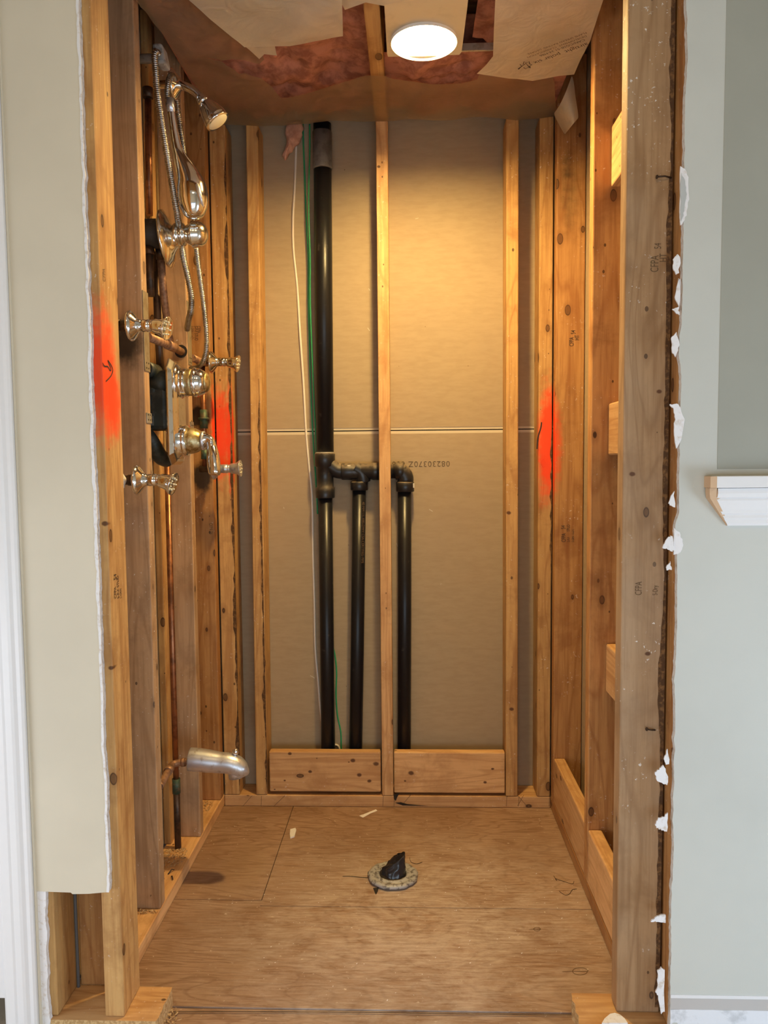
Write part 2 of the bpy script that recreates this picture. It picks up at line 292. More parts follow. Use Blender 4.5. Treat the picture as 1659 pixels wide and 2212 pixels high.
# ------------------------------------------------------------------ mesh helpers
ORG = {}
class MB:
    def __init__(s): s.bm = bmesh.new(); s.mi = 0
    def _tag(s, faces, smooth=False):
        for f in faces: f.material_index = s.mi; f.smooth = smooth
    def box(s, x0, x1, y0, y1, z0, z1, bev=0., seg=2, seglen=0):
        b = bmesh.new()
        vs = [b.verts.new((x, y, z)) for x in (x0, x1) for y in (y0, y1) for z in (z0, z1)]
        for q in ((0, 1, 3, 2), (4, 6, 7, 5), (0, 4, 5, 1), (2, 3, 7, 6), (0, 2, 6, 4), (1, 5, 7, 3)): b.faces.new([vs[i] for i in q])
        if bev: bmesh.ops.bevel(b, geom=b.edges[:], offset=bev, segments=seg, affect='EDGES', profile=.5)
        bmesh.ops.recalc_face_normals(b, faces=b.faces[:])
        s.join(b); return s
    def join(s, b, smooth=False):
        mp = {v: s.bm.verts.new(v.co) for v in b.verts}
        fs = []
        for f in b.faces:
            try: fs.append(s.bm.faces.new([mp[v] for v in f.verts]))
            except ValueError: pass
        s._tag(fs, smooth)
        for f, g in zip(fs, b.faces): f.smooth = smooth or g.smooth
        b.free()
    def rings(s, rows, close=False, caps=True, smooth=True):
        vr = [[s.bm.verts.new(p) for p in r] for r in rows]; fs = []
        n = len(vr[0])
        for a, b in zip(vr, vr[1:]+([vr[0]] if close else [])):
            for i in range(n): fs.append(s.bm.faces.new((a[i], a[(i+1) % n], b[(i+1) % n], b[i])))
        s._tag(fs, smooth)
        if caps and not close:
            s._tag([s.bm.faces.new(vr[0][::-1]), s.bm.faces.new(vr[-1])])
        return s
    def lathe(s, o, ax, prof, n=32, wob=None, caps=True):
        o = Vector(o); ax = Vector(ax).normalized(); e1 = ax.orthogonal().normalized(); e2 = ax.cross(e1); rows = []
        for t, r in prof:
            rr = max(r, 1e-5)
            rows.append([o+ax*t+(e1*math.cos(a)+e2*math.sin(a))*(rr*(wob(a, t) if wob else 1)) for a in (2*math.pi*i/n for i in range(n))])
        return s.rings(rows, caps=caps)
    def tube(s, pts, r, n=14, caps=True):
        pts = [Vector(p) for p in pts]; rs = r if isinstance(r, (list, tuple)) else [r]*len(pts)
        t = (pts[1]-pts[0]).normalized(); e1 = t.orthogonal().normalized(); rows = []
        for i, p in enumerate(pts):
            tn = (pts[min(i+1, len(pts)-1)]-pts[max(i-1, 0)]).normalized()
            e1 = (e1-tn*e1.dot(tn)).normalized(); e2 = tn.cross(e1)
            ri = rs[i]; ra, rb = ri if isinstance(ri, tuple) else (ri, ri)
            rows.append([p+e1*math.cos(a)*ra+e2*math.sin(a)*rb for a in (2*math.pi*k/n for k in range(n))])
        return s.rings(rows, caps=caps)
    def prism(s, pts, d, smooth=False, backmi=None, sidemi=None):
        """flat outline pts extruded by vector d"""
        a = [s.bm.verts.new(p) for p in pts]; b = [s.bm.verts.new(Vector(p)+Vector(d)) for p in pts]
        f0 = s.bm.faces.new(a); f1 = s.bm.faces.new(b[::-1]); n = len(a)
        sd = [s.bm.faces.new((a[i], b[i], b[(i+1) % n], a[(i+1) % n])) for i in range(n)]
        s._tag([f0, f1]+sd, False)
        if backmi is not None: f1.material_index = backmi
        if sidemi is not None:
            for f in sd: f.material_index = sidemi
        return s
    def sphere(s, c, r, n=12, sc=(1, 1, 1)):
        b = bmesh.new(); bmesh.ops.create_uvsphere(b, u_segments=n, v_segments=max(6, n//2+2), radius=r)
        for v in b.verts: v.co = Vector((v.co.x*sc[0], v.co.y*sc[1], v.co.z*sc[2]))+Vector(c)
        s.join(b, True); return s
    def build(s, name, mats, parent=None, origin=None, norm=True):
        if norm: bmesh.ops.recalc_face_normals(s.bm, faces=s.bm.faces[:])
        me = bpy.data.meshes.new(name)
        if parent is not None: org = ORG[parent.name]
        elif origin is not None: org = Vector(origin)
        else:
            co = [v.co for v in s.bm.verts]
            org = Vector(((min(c.x for c in co)+max(c.x for c in co))/2, (min(c.y for c in co)+max(c.y for c in co))/2, min(c.z for c in co)))
        for v in s.bm.verts: v.co -= org
        s.bm.to_mesh(me); s.bm.free()
        for m in (mats if isinstance(mats, (list, tuple)) else [mats]): me.materials.append(m)
        o = bpy.data.objects.new(name, me); COL.objects.link(o)
        if parent is not None: o.parent = parent
        else: o.location = org
        ORG[o.name] = org; return o
def tag(o, label, cat, group=None):
    o['label'] = label; o['category'] = cat
    if group: o['group'] = group
    return o
def struct(o, label=None):
    o['kind'] = 'structure'
    if label: o['label'] = label
    return o
def empty(name, loc, label, cat, group=None):
    o = bpy.data.objects.new(name, None); COL.objects.link(o); o.location = loc; o.empty_display_size = .05
    ORG[o.name] = Vector(loc); return tag(o, label, cat, group)
def smooth_pts(P, k=8):
    P = [Vector(p) for p in P]; out = []
    for i in range(len(P)-1):
        p0 = P[max(i-1, 0)]; p1 = P[i]; p2 = P[i+1]; p3 = P[min(i+2, len(P)-1)]
        for j in range(k):
            t = j/k; out.append(.5*((2*p1)+(p2-p0)*t+(2*p0-5*p1+4*p2-p3)*t*t+(3*p1-p0-3*p2+p3)*t**3))
    out.append(P[-1]); return out
def resample(P, step):
    P = [Vector(p) for p in P]; out = [P[0]]; acc = 0
    for a, b in zip(P, P[1:]):
        L = (b-a).length
        if L < 1e-9: continue
        t = step-acc
        while t <= L: out.append(a+(b-a)*(t/L)); t += step
        acc = (acc+L) % step
    return out
def text(s, size, P0, eu, ev, mat, parent, name='stamp', label=None, spacing=1., sq=1.):
    cu = bpy.data.curves.new('t', 'FONT'); cu.body = s; cu.size = size; cu.space_character = spacing
    to = bpy.data.objects.new('t', cu); COL.objects.link(to)
    dg = bpy.context.evaluated_depsgraph_get(); dg.update()
    me = bpy.data.meshes.new_from_object(to.evaluated_get(dg)); bpy.data.objects.remove(to); bpy.data.curves.remove(cu)
    b = MB(); eu = Vector(eu).normalized(); ev = Vector(ev).normalized(); P0 = Vector(P0)
    vs = [b.bm.verts.new(P0+eu*v.co.x*sq+ev*v.co.y) for v in me.vertices]
    for p in me.polygons:
        try: b.bm.faces.new([vs[i] for i in p.vertices])
        except ValueError: pass
    o = b.build(name, mat, parent, norm=False)
    if label: o['label'] = label
    bpy.data.meshes.remove(me); return o
def ribbon(pixels, ax, val, wd, mat, parent, name, off, k=6):
    """a drawn line lying on the plane ax=val"""
    P = smooth_pts([U(x, y, ax, val) for x, y in pixels], k); i = 'XYZ'.index(ax)
    for p in P: p[i] += off
    b = MB(); n = Vector((0, 0, 0)); n[i] = 1; rows = []
    for j, p in enumerate(P):
        t = (P[min(j+1, len(P)-1)]-P[max(j-1, 0)]).normalized(); sdir = t.cross(n)*wd/2
        rows.append((b.bm.verts.new(p-sdir), b.bm.verts.new(p+sdir)))
    for a, c in zip(rows, rows[1:]): b.bm.faces.new((a[0], a[1], c[1], c[0]))
    return b.build(name, mat, parent, norm=False)
# ------------------------------------------------------------------ room shell
XL, XR = -.621, .448          # inner faces of the side framing
WY = 1.408                    # face of the room's painted wall
CZ = 2.178                    # underside of the joists
HT = CZ
# floors
b = MB(); t = -.018
b.mi = 0
b.box(-.735, -.3935, 1.892, 2.53, t, 0); b.box(-.3915, .56, 1.8675, 2.53, t, 0)
b.box(-.735, -.3915, 1.505, 1.890, t, 0); b.box(-.3915, .56, 1.505, 1.8655, t, 0)
b.box(-.735, .56, 1.40, 1.503, t-.003, -.003)
b.mi = 1; b.box(-.74, .57, 1.39, 2.54, t-.02, t)
struct(b.build('floor', [M_PLY, M_DARK]), 'bare scuffed plywood subfloor of the shower stall')
b = MB(); b.box(-1.7, 1.9, -1.0, 1.398, -.04, -.006)
struct(b.build('floor', simple('room_subfloor', (.50, .40, .29), .7, 0, 20, (.40, .30, .2))), 'beige subfloor of the room in front')
b = MB(); b.box(-1.7, -.745, 1.398, 2.3, -.04, -.006); struct(b.build('floor', simple('tan_vinyl_beyond_door', (.48, .38, .27), .5, 0, 25, (.38, .29, .2))))
b = MB(); b.box(-1.7, -.75, 2.3, 2.32, -.04, 2.4); struct(b.build('wall_beyond_door', M_PAINT))
# back wall of brown drywall, with the joint between upper and lower sheet
YB = D+.089
b = MB(); js = 1.231
b.mi = 0; b.box(-.74, .56, YB, YB+.013, 0, js-.0115); b.box(-.74, .56, YB, YB+.013, js+.0085, 2.40)
b.mi = 1; b.box(-.74, .56, YB+.001, YB+.012, js-.0115, js-.0025); b.box(-.74, .56, YB+.001, YB+.012, js+.0010, js+.0085)
b.mi = 2; b.box(-.74, .56, YB+.008, YB+.014, js-.003, js+.0015)
wb = struct(b.build('wall_back', [M_KRAFT, simple('cream_sheet_edge', (.62, .53, .38), .8), M_DARK]), 'brown paper back of the two drywall sheets behind the studs')
p = U(1043, 996, 'Y', YB-.0006); p2 = U(700, 991, 'Y', YB-.0006)
text('08230370Z 600', .026, (U(972, 996, 'Y', YB).x, YB-.0006, U(972, 996, 'Y', YB).z), (-1, 0, 0), (0, 0, -1), M_DOT, wb, 'sheet_number', 'upside-down dotted number', 1.15)
# scratches on the sheet
for i in range(14):
    x = random.uniform(-.45, .3); z = random.uniform(.2, 2.0); a = random.uniform(-1.4, 1.4); L = random.uniform(.004, .02)
    bb = MB(); bb.prism([(x, YB-.0004, z), (x+L*math.cos(a), YB-.0004, z+L*math.sin(a)), (x+L*math.cos(a)+.001, YB-.0004, z+L*math.sin(a)+.0012), (x+.0008, YB-.0004, z+.0010)], (0, -.0002, 0)); bb.build('scratch', M_RINGW, wb)
# outer boards closing the side walls
b = MB(); b.box(-.728, -.7155, 1.512, YB, .038, 2.40); struct(b.build('wall_left', M_KRAFT), 'brown board closing the plumbing wall behind its studs')
b = MB(); b.box(.5375, .55, 1.50, YB, 0, 2.40); struct(b.build('wall_right', M_KRAFT), 'brown board behind the right-hand studs')
# ceiling deck high above joists
b = MB(); b.box(-.74, .56, 1.40, YB+.02, 2.36, 2.38); struct(b.build('ceiling', W['warmx']), 'dark subfloor above the joists')
# painted room walls
def jag(z0, z1, x, amp, step=.008, seed=0, bites=()):
    out = []; z = z0; rnd = random.Random(seed)
    while z < z1:
        n = noise.noise(Vector((z*9, seed, 0)))*amp + noise.noise(Vector((z*45, seed+5, 0)))*amp*.55 + rnd.uniform(-.15, .15)*amp
        for bz, bh, bd in bites:
            u = abs(z-bz)/bh
            if u < 1: n += bd*(1-u*u)
        out.append((x+n, z)); z += step*rnd.uniform(.6, 1.4)
    return out
ed = jag(.303, 2.40, -.5885, .0035, seed=3)
pts = [(-.735, .303), (-.665, .301), (-.662, .298), (-.63, .299)] + ed + [(-.5885, 2.40), (-.735, 2.40)]
b = MB(); b.prism([(x, WY, z) for x, z in pts], (0, .0125, 0), backmi=1, sidemi=1)
wl = struct(b.build('wall_left', [M_PAINT, M_GYP]), 'greige painted drywall left of the stall, cut off near the floor')
# lifted paper lip along the cut
ed2 = jag(.303, 2.30, -.5885, .0030, seed=3)
lip = MB(); 
outl = [(x-.0035-.004*abs(noise.noise(Vector((z*14, 2, 1)))), WY-.0012, z) for x, z in ed2]
inn = [(x+.0005, WY-.0012, z) for x, z in ed2]
for i in range(len(outl)-1):
    vs = [lip.bm.verts.new(q) for q in (outl[i], inn[i], inn[i+1], outl[i+1])]; lip.bm.faces.new(vs)
o = lip.build('torn_edge', M_TORN, wl, norm=False)
mod = o.modifiers.new('s', 'SOLIDIFY'); mod.thickness = .001
# right painted wall
bites = [(1.70, .03, .0), (1.33, .05, -.004), (1.0, .03, -.006)]
ed = jag(0, 2.40, .4885, .0035, seed=11, bites=bites)
pts = ed[::-1] + [(ed[0][0], 0), (1.9, 0), (1.9, 2.40), (ed[-1][0], 2.40)]
b = MB(); b.prism([(x, WY, z) for x, z in pts], (0, .0125, 0), backmi=1, sidemi=1)
wr = struct(b.build('wall_right', [M_PAINTR, M_GYP]), 'greige painted drywall right of the stall, tinted for cool light, with a ragged cut edge')
xd = .556
b = MB(); b.box(xd, 1.9, WY-.0008, WY, 1.112, 2.40, .0003, 1); o = b.build('dark_paint_panel', M_PAINTD, wr); o['label'] = 'darker grey-green paint above the rail'
b = MB(); b.box(.489, 1.9, WY-.0016, WY, .106, .1125); b.build('caulk_line', M_WHITE, wr)
b = MB(); b.box(.489, 1.9, WY-.0006, WY, .083, .106); b.build('scar_band', M_BAND, wr)
sb = [(.489+.02*i, WY-.0014, .083+random.uniform(-.0006, .0006)) for i in range(60)]
lo = [(.489+.006*i, WY-.0014, .050+.009*noise.noise(Vector((i*.35, 1, 4)))+random.uniform(-.003, .003)) for i in range(198)][::-1]
b = MB(); b.prism(sb+lo, (0, .0014, 0)); b.build('plaster_scar', M_PLST, wr)
# torn bits on the cut edge: (pixel outline)
def torn(pixels, y=WY-.001, th=.003, mat=M_TORN, name='torn_paper', jit=.0012):
    P = [U(x, y_, 'Y', y) for x, y_ in pixels]; Q = []
    for i, p in enumerate(P):
        q = P[(i+1) % len(P)]
        for k in range(4): Q.append(p.lerp(q, k/4)+Vector((random.uniform(-jit, jit), 0, random.uniform(-jit, jit))))
    b = MB(); b.prism(Q, (0, th, 0)); return b.build(name, mat, wr)
torn([(1470, 358), (1482, 366), (1488, 390), (1488, 430), (1483, 465), (1475, 486), (1470, 485), (1469, 420)])
torn([(1472, 374), (1480, 392), (1483, 420), (1479, 455), (1472, 478), (1470, 420)], WY-.0022, .001, paint_mat('bare_gypsum_grey', (.48, .50, .49)), 'bare_gypsum')
torn([(1455, 560), (1464, 548), (1470, 560), (1466, 590), (1460, 594), (1455, 578)])
torn([(1458, 640), (1466, 600), (1470, 605), (1468, 665)])
torn([(1452, 668), (1465, 662), (1468, 680), (1460, 676)])
torn([(1450, 730), (1462, 718), (1467, 745), (1460, 770), (1452, 760)])
torn([(1446, 873), (1466, 872), (1478, 905), (1474, 945), (1462, 968), (1456, 940), (1458, 905), (1456, 885)])
torn([(1444, 1085), (1456, 1060), (1458, 1097), (1449, 1092)])
torn([(1456, 1140), (1467, 1150), (1475, 1170), (1476, 1180), (1470, 1192), (1456, 1200)])
torn([(1432, 1183), (1442, 1162), (1452, 1157), (1458, 1185), (1452, 1192), (1442, 1186)], WY-.003, .003)
torn([(1438, 1225), (1449, 1213), (1450, 1230), (1440, 1232)])
torn([(1434, 1640), (1443, 1617), (1446, 1650), (1438, 1652)])
torn([(1415, 1668), (1424, 1663), (1432, 1652), (1442, 1672), (1442, 1696), (1434, 1693), (1419, 1686)])
torn([(1415, 1782), (1423, 1768), (1434, 1765), (1443, 1757), (1442, 1797), (1430, 1794), (1418, 1788)])
torn([(1405, 1991), (1420, 1979), (1437, 1975), (1438, 1994), (1418, 1991)])
torn([(1421, 2098), (1428, 2090), (1435, 2096), (1435, 2185), (1427, 2190), (1422, 2150), (1417, 2145), (1421, 2128)])
# header above the opening, outside the view
b = MB(); b.box(-.60, .49, WY, WY+.0125, 2.03, 2.40); struct(b.build('wall_header', M_PAINT))
# rest of the room: side walls, rear wall with a window, ceiling
b = MB(); b.box(-1.75, -1.7, -1.0, -.03, 0, 2.40); b.box(-1.75, -1.7, .93, 1.42, 0, 2.40); b.box(-1.75, -1.7, -.03, .93, 0, .12); b.box(-1.75, -1.7, -.03, .93, .72, 2.4); b.box(-1.7, -.90, 1.408, 1.42, 0, 2.40); struct(b.build('wall_room_left', M_PAINT))
b = MB(); b.box(1.9, 1.95, -1.0, -.03, 0, 2.40); b.box(1.9, 1.95, .93, 1.42, 0, 2.40); b.box(1.9, 1.95, -.03, .93, 0, .12); b.box(1.9, 1.95, -.03, .93, .72, 2.4); struct(b.build('wall_room_right', M_PAINT))
b = MB(); b.box(-1.7, -.70, -1.05, -1.0, 0, 2.4); b.box(1.40, 1.9, -1.05, -1.0, 0, 2.4); b.box(-.70, 1.40, -1.05, -1.0, 0, .02); b.box(-.70, 1.40, -1.05, -1.0, 1.25, 2.4)
struct(b.build('wall_rear', M_PAINT))
b = MB(); b.box(-.70, 1.40, -1.03, -.99, .02, .06); b.box(-.70, 1.40, -1.03, -.99, 1.20, 1.25); b.box(-.70, -.66, -1.03, -.99, .06, 1.2); b.box(1.36, 1.40, -1.03, -.99, .06, 1.2); b.box(.33, .37, -1.03, -.99, .06, 1.2)
struct(b.build('window_1', M_WHITE))
b = MB(); b.box(-1.75, 1.95, -1.05, 1.408, 2.40, 2.42); struct(b.build('ceiling', simple('ceiling_tan', (.50, .45, .36), .8)))
for n_, xa, xb in ((2, -1.745, -1.705), (3, 1.905, 1.945)):
    b = MB()
    for ya, yb, za, zb in ((-.03, .93, .12, .15), (-.03, .93, .69, .72), (-.03, .01, .15, .69), (.89, .93, .15, .69), (.43, .47, .15, .69)): b.box(xa, xb, ya, yb, za, zb)
    struct(b.build('window_%d' % n_, M_WHITE))
# door casing at far left
prof = [(-.7365, 0), (-.7365, -.010), (-.741, -.013), (-.748, -.013), (-.753, -.017), (-.758, -.019), (-.770, -.019), (-.774, -.021), (-.790, -.021), (-.7955, -.017), (-.7955, 0)]
b = MB(); b.prism([(x, WY+y, -.005) for x, y in prof], (0, 0, 2.3)); struct(b.build('trim_1', M_WHITE), 'white moulded door casing at the far left')
b = MB(); b.box(-.90, -.7955, WY-.006, WY+.013, .088, 2.3, .001); struct(b.build('door_1', M_WHITE), 'white door jamb left of the casing')
b = MB(); b.box(-.7362, -.7325, WY-.004, WY+.0125, .0, 2.3, .001); struct(b.build('trim_2', M_PAINT), 'painted caulk strip beside the door casing')
# torn strip of board left standing near the casing
P = [(-.7325, 0), (-.7325, .302), (-.716, .303)]
z = .296
while z > .005: P.append((-.7185+.006*noise.noise(Vector((z*16, 3, 0)))+random.uniform(-.001, .001), z)); z -= .007
P.append((-.716, 0))
b = MB(); b.prism([(x, WY+.002, z) for x, z in P], (0, .0105, 0)); struct(b.build('trim_3', M_TORN), 'ragged white strip of torn drywall beside the casing')
# chair rail
cr = empty('chair_rail', (.75, WY, 1.0), 'white moulded chair rail with cut end on the right wall', 'chair rail')
cr['kind'] = 'structure'; del cr['category']; cr.name = 'trim_4'; ORG['trim_4'] = ORG.get('chair_rail')
zt = 1.100; zb = 1.009
b = MB(); b.box(.5445, 1.9, WY-.030, WY, 1.079, zt, .0015); b.build('rail_cap', M_WHITE, cr)
pr = [(0, 1.078), (-.023, 1.078), (-.024, 1.069), (-.0215, 1.062), (-.018, 1.060), (-.019, 1.056), (-.0165, 1.048), (-.013, 1.038), (-.0125, 1.032), (-.010, 1.029), (-.0105, 1.024), (-.008, 1.020), (-.008, 1.014), (-.006, 1.0095), (0, zb)]
# coved end cut: x grows as the rail gets thinner
rows = []
b = MB(); vs0 = []; vs1 = []
for y, z in pr:
    x0 = .5455 + max(0, (1.058-z))*.60
    vs0.append(b.bm.verts.new((x0+(.004 if z > 1.06 else 0), WY+y, z))); vs1.append(b.bm.verts.new((1.9, WY+y, z)))
n = len(pr)
for i in range(n): b.bm.faces.new((vs0[i], vs1[i], vs1[(i+1) % n], vs0[(i+1) % n]))
b.mi = 1; f = b.bm.faces.new(vs0); f.material_index = 1; b.bm.faces.new(vs1[::-1])
b.build('rail_moulding', [M_WHITE, M_MDF], cr)
b = MB(); b.box(.5335, .5448, WY-.0295, WY, 1.079, zt-.0005); o = b.build('cut_end', M_MDF, cr); o['label'] = 'bare tan end grain of the cap'
b = MB(); b.prism([(.5345, WY-.024, 1.0785), (.5345, WY-.024, 1.070), (.537, WY-.021, 1.060), (.5455+.029, WY-.004, 1.0095), (.5455+.034, WY-.004, 1.0095), (.5475, WY-.021, 1.060), (.5475, WY-.024, 1.0785)], (0, .020, 0)); b.build('cut_end', M_MDF, cr)
# ------------------------------------------------------------------ lumber
def stud(name, x0, x1, y0, y1, z0, z1, mat, label, cat='wall stud', group=None, bev=.003, lean=0.):
    b = MB(); b.box(x0, x1, y0, y1, z0, z1, bev)
    if lean:
        for v in b.bm.verts: v.co.x += lean*(v.co.z-z0)/(z1-z0)
    return tag(b.build(name, mat), label, cat, group)
# bottom plates
stud('bottom_plate', XL+.001, XR-.001, D, YB-.001, 0, .038, W['palex'], 'horizontal bottom plate along the back wall, with pencil layout marks', 'floor plate')
plate_back = bpy.data.objects['bottom_plate']
for x in (565, 828, 852, 1095, 1121, 1187): ribbon([(x, 1719), (x-1, 1742)], 'Y', D-.0003, .0012, M_INKF, plate_back, 'pencil_line', 0, 1)
for q in ([(545, 1718), (525, 1741)], [(616, 1718), (592, 1741)], [(1118, 1718), (1138, 1741)], [(1131, 1718), (1118, 1741)], [(889, 1715), (872, 1735)]): ribbon(q, 'Y', D-.0003, .0012, M_INKF, plate_back, 'pencil_line', 0, 1)
b = MB(); b.prism([U(x, y, 'Y', D-.0006) for x, y in ((850, 1716), (862, 1714), (858, 1722), (855, 1730), (851, 1726))], (0, .0005, 0)); b.build('split', M_DARK, plate_back)
b = MB(); b.prism([U(x, y, 'Y', D-.0006) for x, y in ((853, 1734), (866, 1733), (880, 1737), (925, 1741), (870, 1740))], (0, .0005, 0)); b.build('split', M_DARK, plate_back)
stud('bottom_plate', -.7095, XL, 1.512, D-.001+.089, 0, .038, W['paley'], 'bottom plate running back under the left plumbing wall', 'floor plate')
stud('bottom_plate', XR, .536, 1.50, D-.001+.089, 0, .038, W['warmy'], 'bottom plate running back under the right wall', 'floor plate')
def sill(x0, x1, end, label, seed):
    b = MB(); rnd = random.Random(seed); P = []
    s = 1 if end == x1 else -1
    yy = [1.412+i*(1.510-1.412)/9 for i in range(10)]
    e = [(end+s*(.004*noise.noise(Vector((y*60, seed, 0)))) + rnd.uniform(-.0015, .0015), y) for y in yy]
    o = x0 if end == x1 else x1
    P = [(o, 1.412)]+e+[(o, 1.510)]
    b.mi = 0; b.prism([(x, y, .038) for x, y in P], (0, 0, -.042), sidemi=1)
    return tag(b.build('sill_plate', [W['palex'], simple('sawn_end', (.62, .42, .20), .9, 0, 160, (.42, .25, .10), .4, .6, .8)]), label, 'floor plate')
sill(-.7315, -.505, -.505, 'sawn-off sill plate stub under the front left post', 4)
sill(.322, .530, .322, 'sawn-off sill plate stub under the front right post', 9)
# torn lump of plaster on the right stub
b = MB(); P = [U(x, y, 'Z', .0385) for x, y in ((1306, 2206), (1318, 2196), (1328, 2194), (1340, 2198), (1350, 2207), (1356, 2216), (1300, 2216))]; b.prism(P, (0, 0, .006)); tag(b.build('plaster_scrap', M_TORN), 'white scrap of broken plaster on the right sill stub', 'plaster scrap')
# front left post and neighbours
pl = stud('front_post', -.612, -.573, 1.4215, 1.510, .0385, HT-.001, W['studz'], 'front left post with red spray and a pencilled arrow, beside the painted drywall', 'wall stud')
stud('wall_stud', -.7445, -.706, 1.4215, 1.510, .0385, 2.15, W['studz'], 'short-view stud low at far left, beside the torn drywall strip')
stud('wall_stud', -.700, -.6125, 1.511, 1.549, .0385, 2.15, W['warmz'], 'reddish stud low behind the front left post, dark cable beside it')
# left wall studs
s2 = stud('wall_stud', XL-.088, XL, 1.785, 1.822, .0385, 2.34, W['drabz'], 'second stud of the left wall, with a long metal plate on its edge')
s2b = stud('wall_stud', -.7145, -.694, 2.100, 2.138, .0385, 2.34, W['studz'], 'narrow strip of furring deep behind the copper riser')
s3 = stud('wall_stud', XL-.070, XL, 2.145, 2.179, .0385, 2.34, W['drabz'], 'third stud of the left wall, bored for a copper pipe')
s4 = stud('wall_stud', XL-.088, XL, 2.386, 2.4255, .0385, 2.34, W['warmz'], 'left corner stud with black torch scorch and red spray')
# back wall studs
c1 = stud('wall_stud', -.6185, -.568, D, YB-.001, .0385, HT-.001, W['studz'], 'back wall corner stud at left, bark edge and red spray')
c2 = stud('wall_stud', -.5145, -.4775, D, YB-.001, .0385, HT-.001, W['studz'], 'back wall stud left of the white cable, dark bark down one edge', lean=.012)
b = MB(); zz = [(.0385, 1.055), (1.155, HT-.001)]
b.box(-.0995, -.063, D, D+.020, .0385, HT-.001, .0025)
for a, c in zz: b.box(-.0985, -.064, D+.0205, YB-.001, a, c, .001)
c3 = tag(b.build('wall_stud', W['palez']), 'middle back wall stud between the two short black pipes', 'wall stud')
c4 = stud('wall_stud', .303, .341, D, YB-.001, .0385, HT-.001, W['studz'], 'back wall stud right of the plain brown panel', lean=-.002)
c5 = stud('wall_stud', .403, .4455, D, YB-.001, .0385, HT-.001, W['studz'], 'back wall corner stud at right, red spray and split edge')
# bark strips (wane) on the stud corners
def wane(x, y, z0, z1, wd, parent, seed):
    b = MB(); z = z0; rows = []
    while z < z1:
        n = noise.noise(Vector((z*7, seed, 0)))+.6*noise.noise(Vector((z*31, seed, 3)))
        ww = max(.0009, wd*(.55+n)*min(1, (z-z0)/.1, (z1-z)/.1)); rows.append((z, ww)); z += .012
    for (za, wa), (zc, wc) in zip(rows, rows[1:]):
        vs = [b.bm.verts.new(q) for q in ((x-wa, y, za), (x+.0003, y, za), (x+.0003, y, zc), (x-wc, y, zc))]; b.bm.faces.new(vs)
        vs = [b.bm.verts.new(q) for q in ((x+.0003, y, za), (x+.0003, y+wa*.9, za), (x+.0003, y+wc*.9, zc), (x+.0003, y, zc))]; b.bm.faces.new(vs)
    bmesh.ops.remove_doubles(b.bm, verts=b.bm.verts[:], dist=1e-6)
    return b.build('bark_edge', simple('dark_bark', (.085, .040, .016), .95, 0, 90, (.22, .11, .04), .45, .65, .8) if 'dark_bark' not in bpy.data.materials else bpy.data.materials['dark_bark'], parent, norm=False)
wane(-.4772+.000, D-.0006, .05, 1.4, .009, c2, 1)
wane(-.5682, D-.0006, .05, 2.1, .010, c1, 2)
wane(.4458, D-.0006, .75, 1.26, .008, c5, 5)
# right wall studs
r4 = stud('wall_stud', XR, XR+.088, 2.388, 2.4255, .0385, 2.34, W['warmz'], 'right corner stud with grade stamps and dark mould near its top')
r2 = stud('wall_stud', XR, XR+.088, 1.918, 1.956, .0385, 2.34, W['warmz'], 'middle stud of the right wall, dotted with nail holes')
r1 = stud('front_post', .4005, .4845, 1.457, 1.497, .0385, HT-.001, W['drabz'], 'broad front right post, plaster-smeared, with a bent nail')
stud('wall_stud', .4885, .527, 1.4225, 1.508, .0385, HT-.001, W['warmz'], 'thin sliver of stud behind the ragged right drywall edge')
def barkstrip(x0, x1, y, z0, z1, seed, parent):
    b = MB(); P = []; z = z0
    L = []; R = []
    while z < z1:
        L.append((x0+.007*noise.noise(Vector((z*5, seed, 0)))+.003*noise.noise(Vector((z*40, seed, 0))), y, z)); R.append((x1, y, z)); z += .01
    for i in range(len(L)-1): b.bm.faces.new([b.bm.verts.new(q) for q in (L[i], R[i], R[i+1], L[i+1])])
    bmesh.ops.remove_doubles(b.bm, verts=b.bm.verts[:], dist=1e-6)
    return b.build('bark_edge', bpy.data.materials['dark_bark'], parent, norm=False)
barkstrip(.4765, .4845, 1.4565, .05, 2.1, 8, r1)
# nails in the front right post
for (x, y), (x1, y1) in (((1419, 382), (1450, 384)), ((1397, 1575), (1415, 1577))):
    a = U(x, y, 'Y', 1.45); c = U(x1, y1, 'Y', 1.457); b = MB(); b.tube([a, a.lerp(c, .5)+Vector((0, -.004, .0006)), c], .0016, 8); b.lathe(a, (c-a), [(-.0005, .0036), (.0008, .0036)], 10); b.build('nail', M_RUST, r1)
# blocks
def block(x0, x1, y0, y1, z0, z1, mat, label): return stud('blocking', x0, x1, y0, y1, z0, z1, mat, label, 'wood block', bev=.004)
block(-.470, -.1035, D+.002, D+.0335, .049, .183, W['palex'], 'knotty block between back wall studs, below the black pipes')
block(-.0605, .3005, D+.002, D+.0335, .047, .183, W['palex'], 'knotty block at the foot of the plain back panel')
block(XR+.001, XR+.036, 1.957, 2.386, .039, .183, W['paley'], 'long low block at the foot of the right wall, deeper one')
block(XR+.001, XR+.036, 1.498, 1.916, .039, .183, W['paley'], 'long low block at the foot of the right wall, nearer one')
block(.490, .528, 1.499, 1.917, 1.788, 1.931, W['paley'], 'highest pale block between post and stud of the right wall')
block(.490, .528, 1.499, 1.917, 1.141, 1.268, W['paley'], 'middle-height pale block between post and stud of the right wall')
block(.490, .528, 1.499, 1.917, .545, .667, W['paley'], 'lower pale block between post and stud of the right wall')
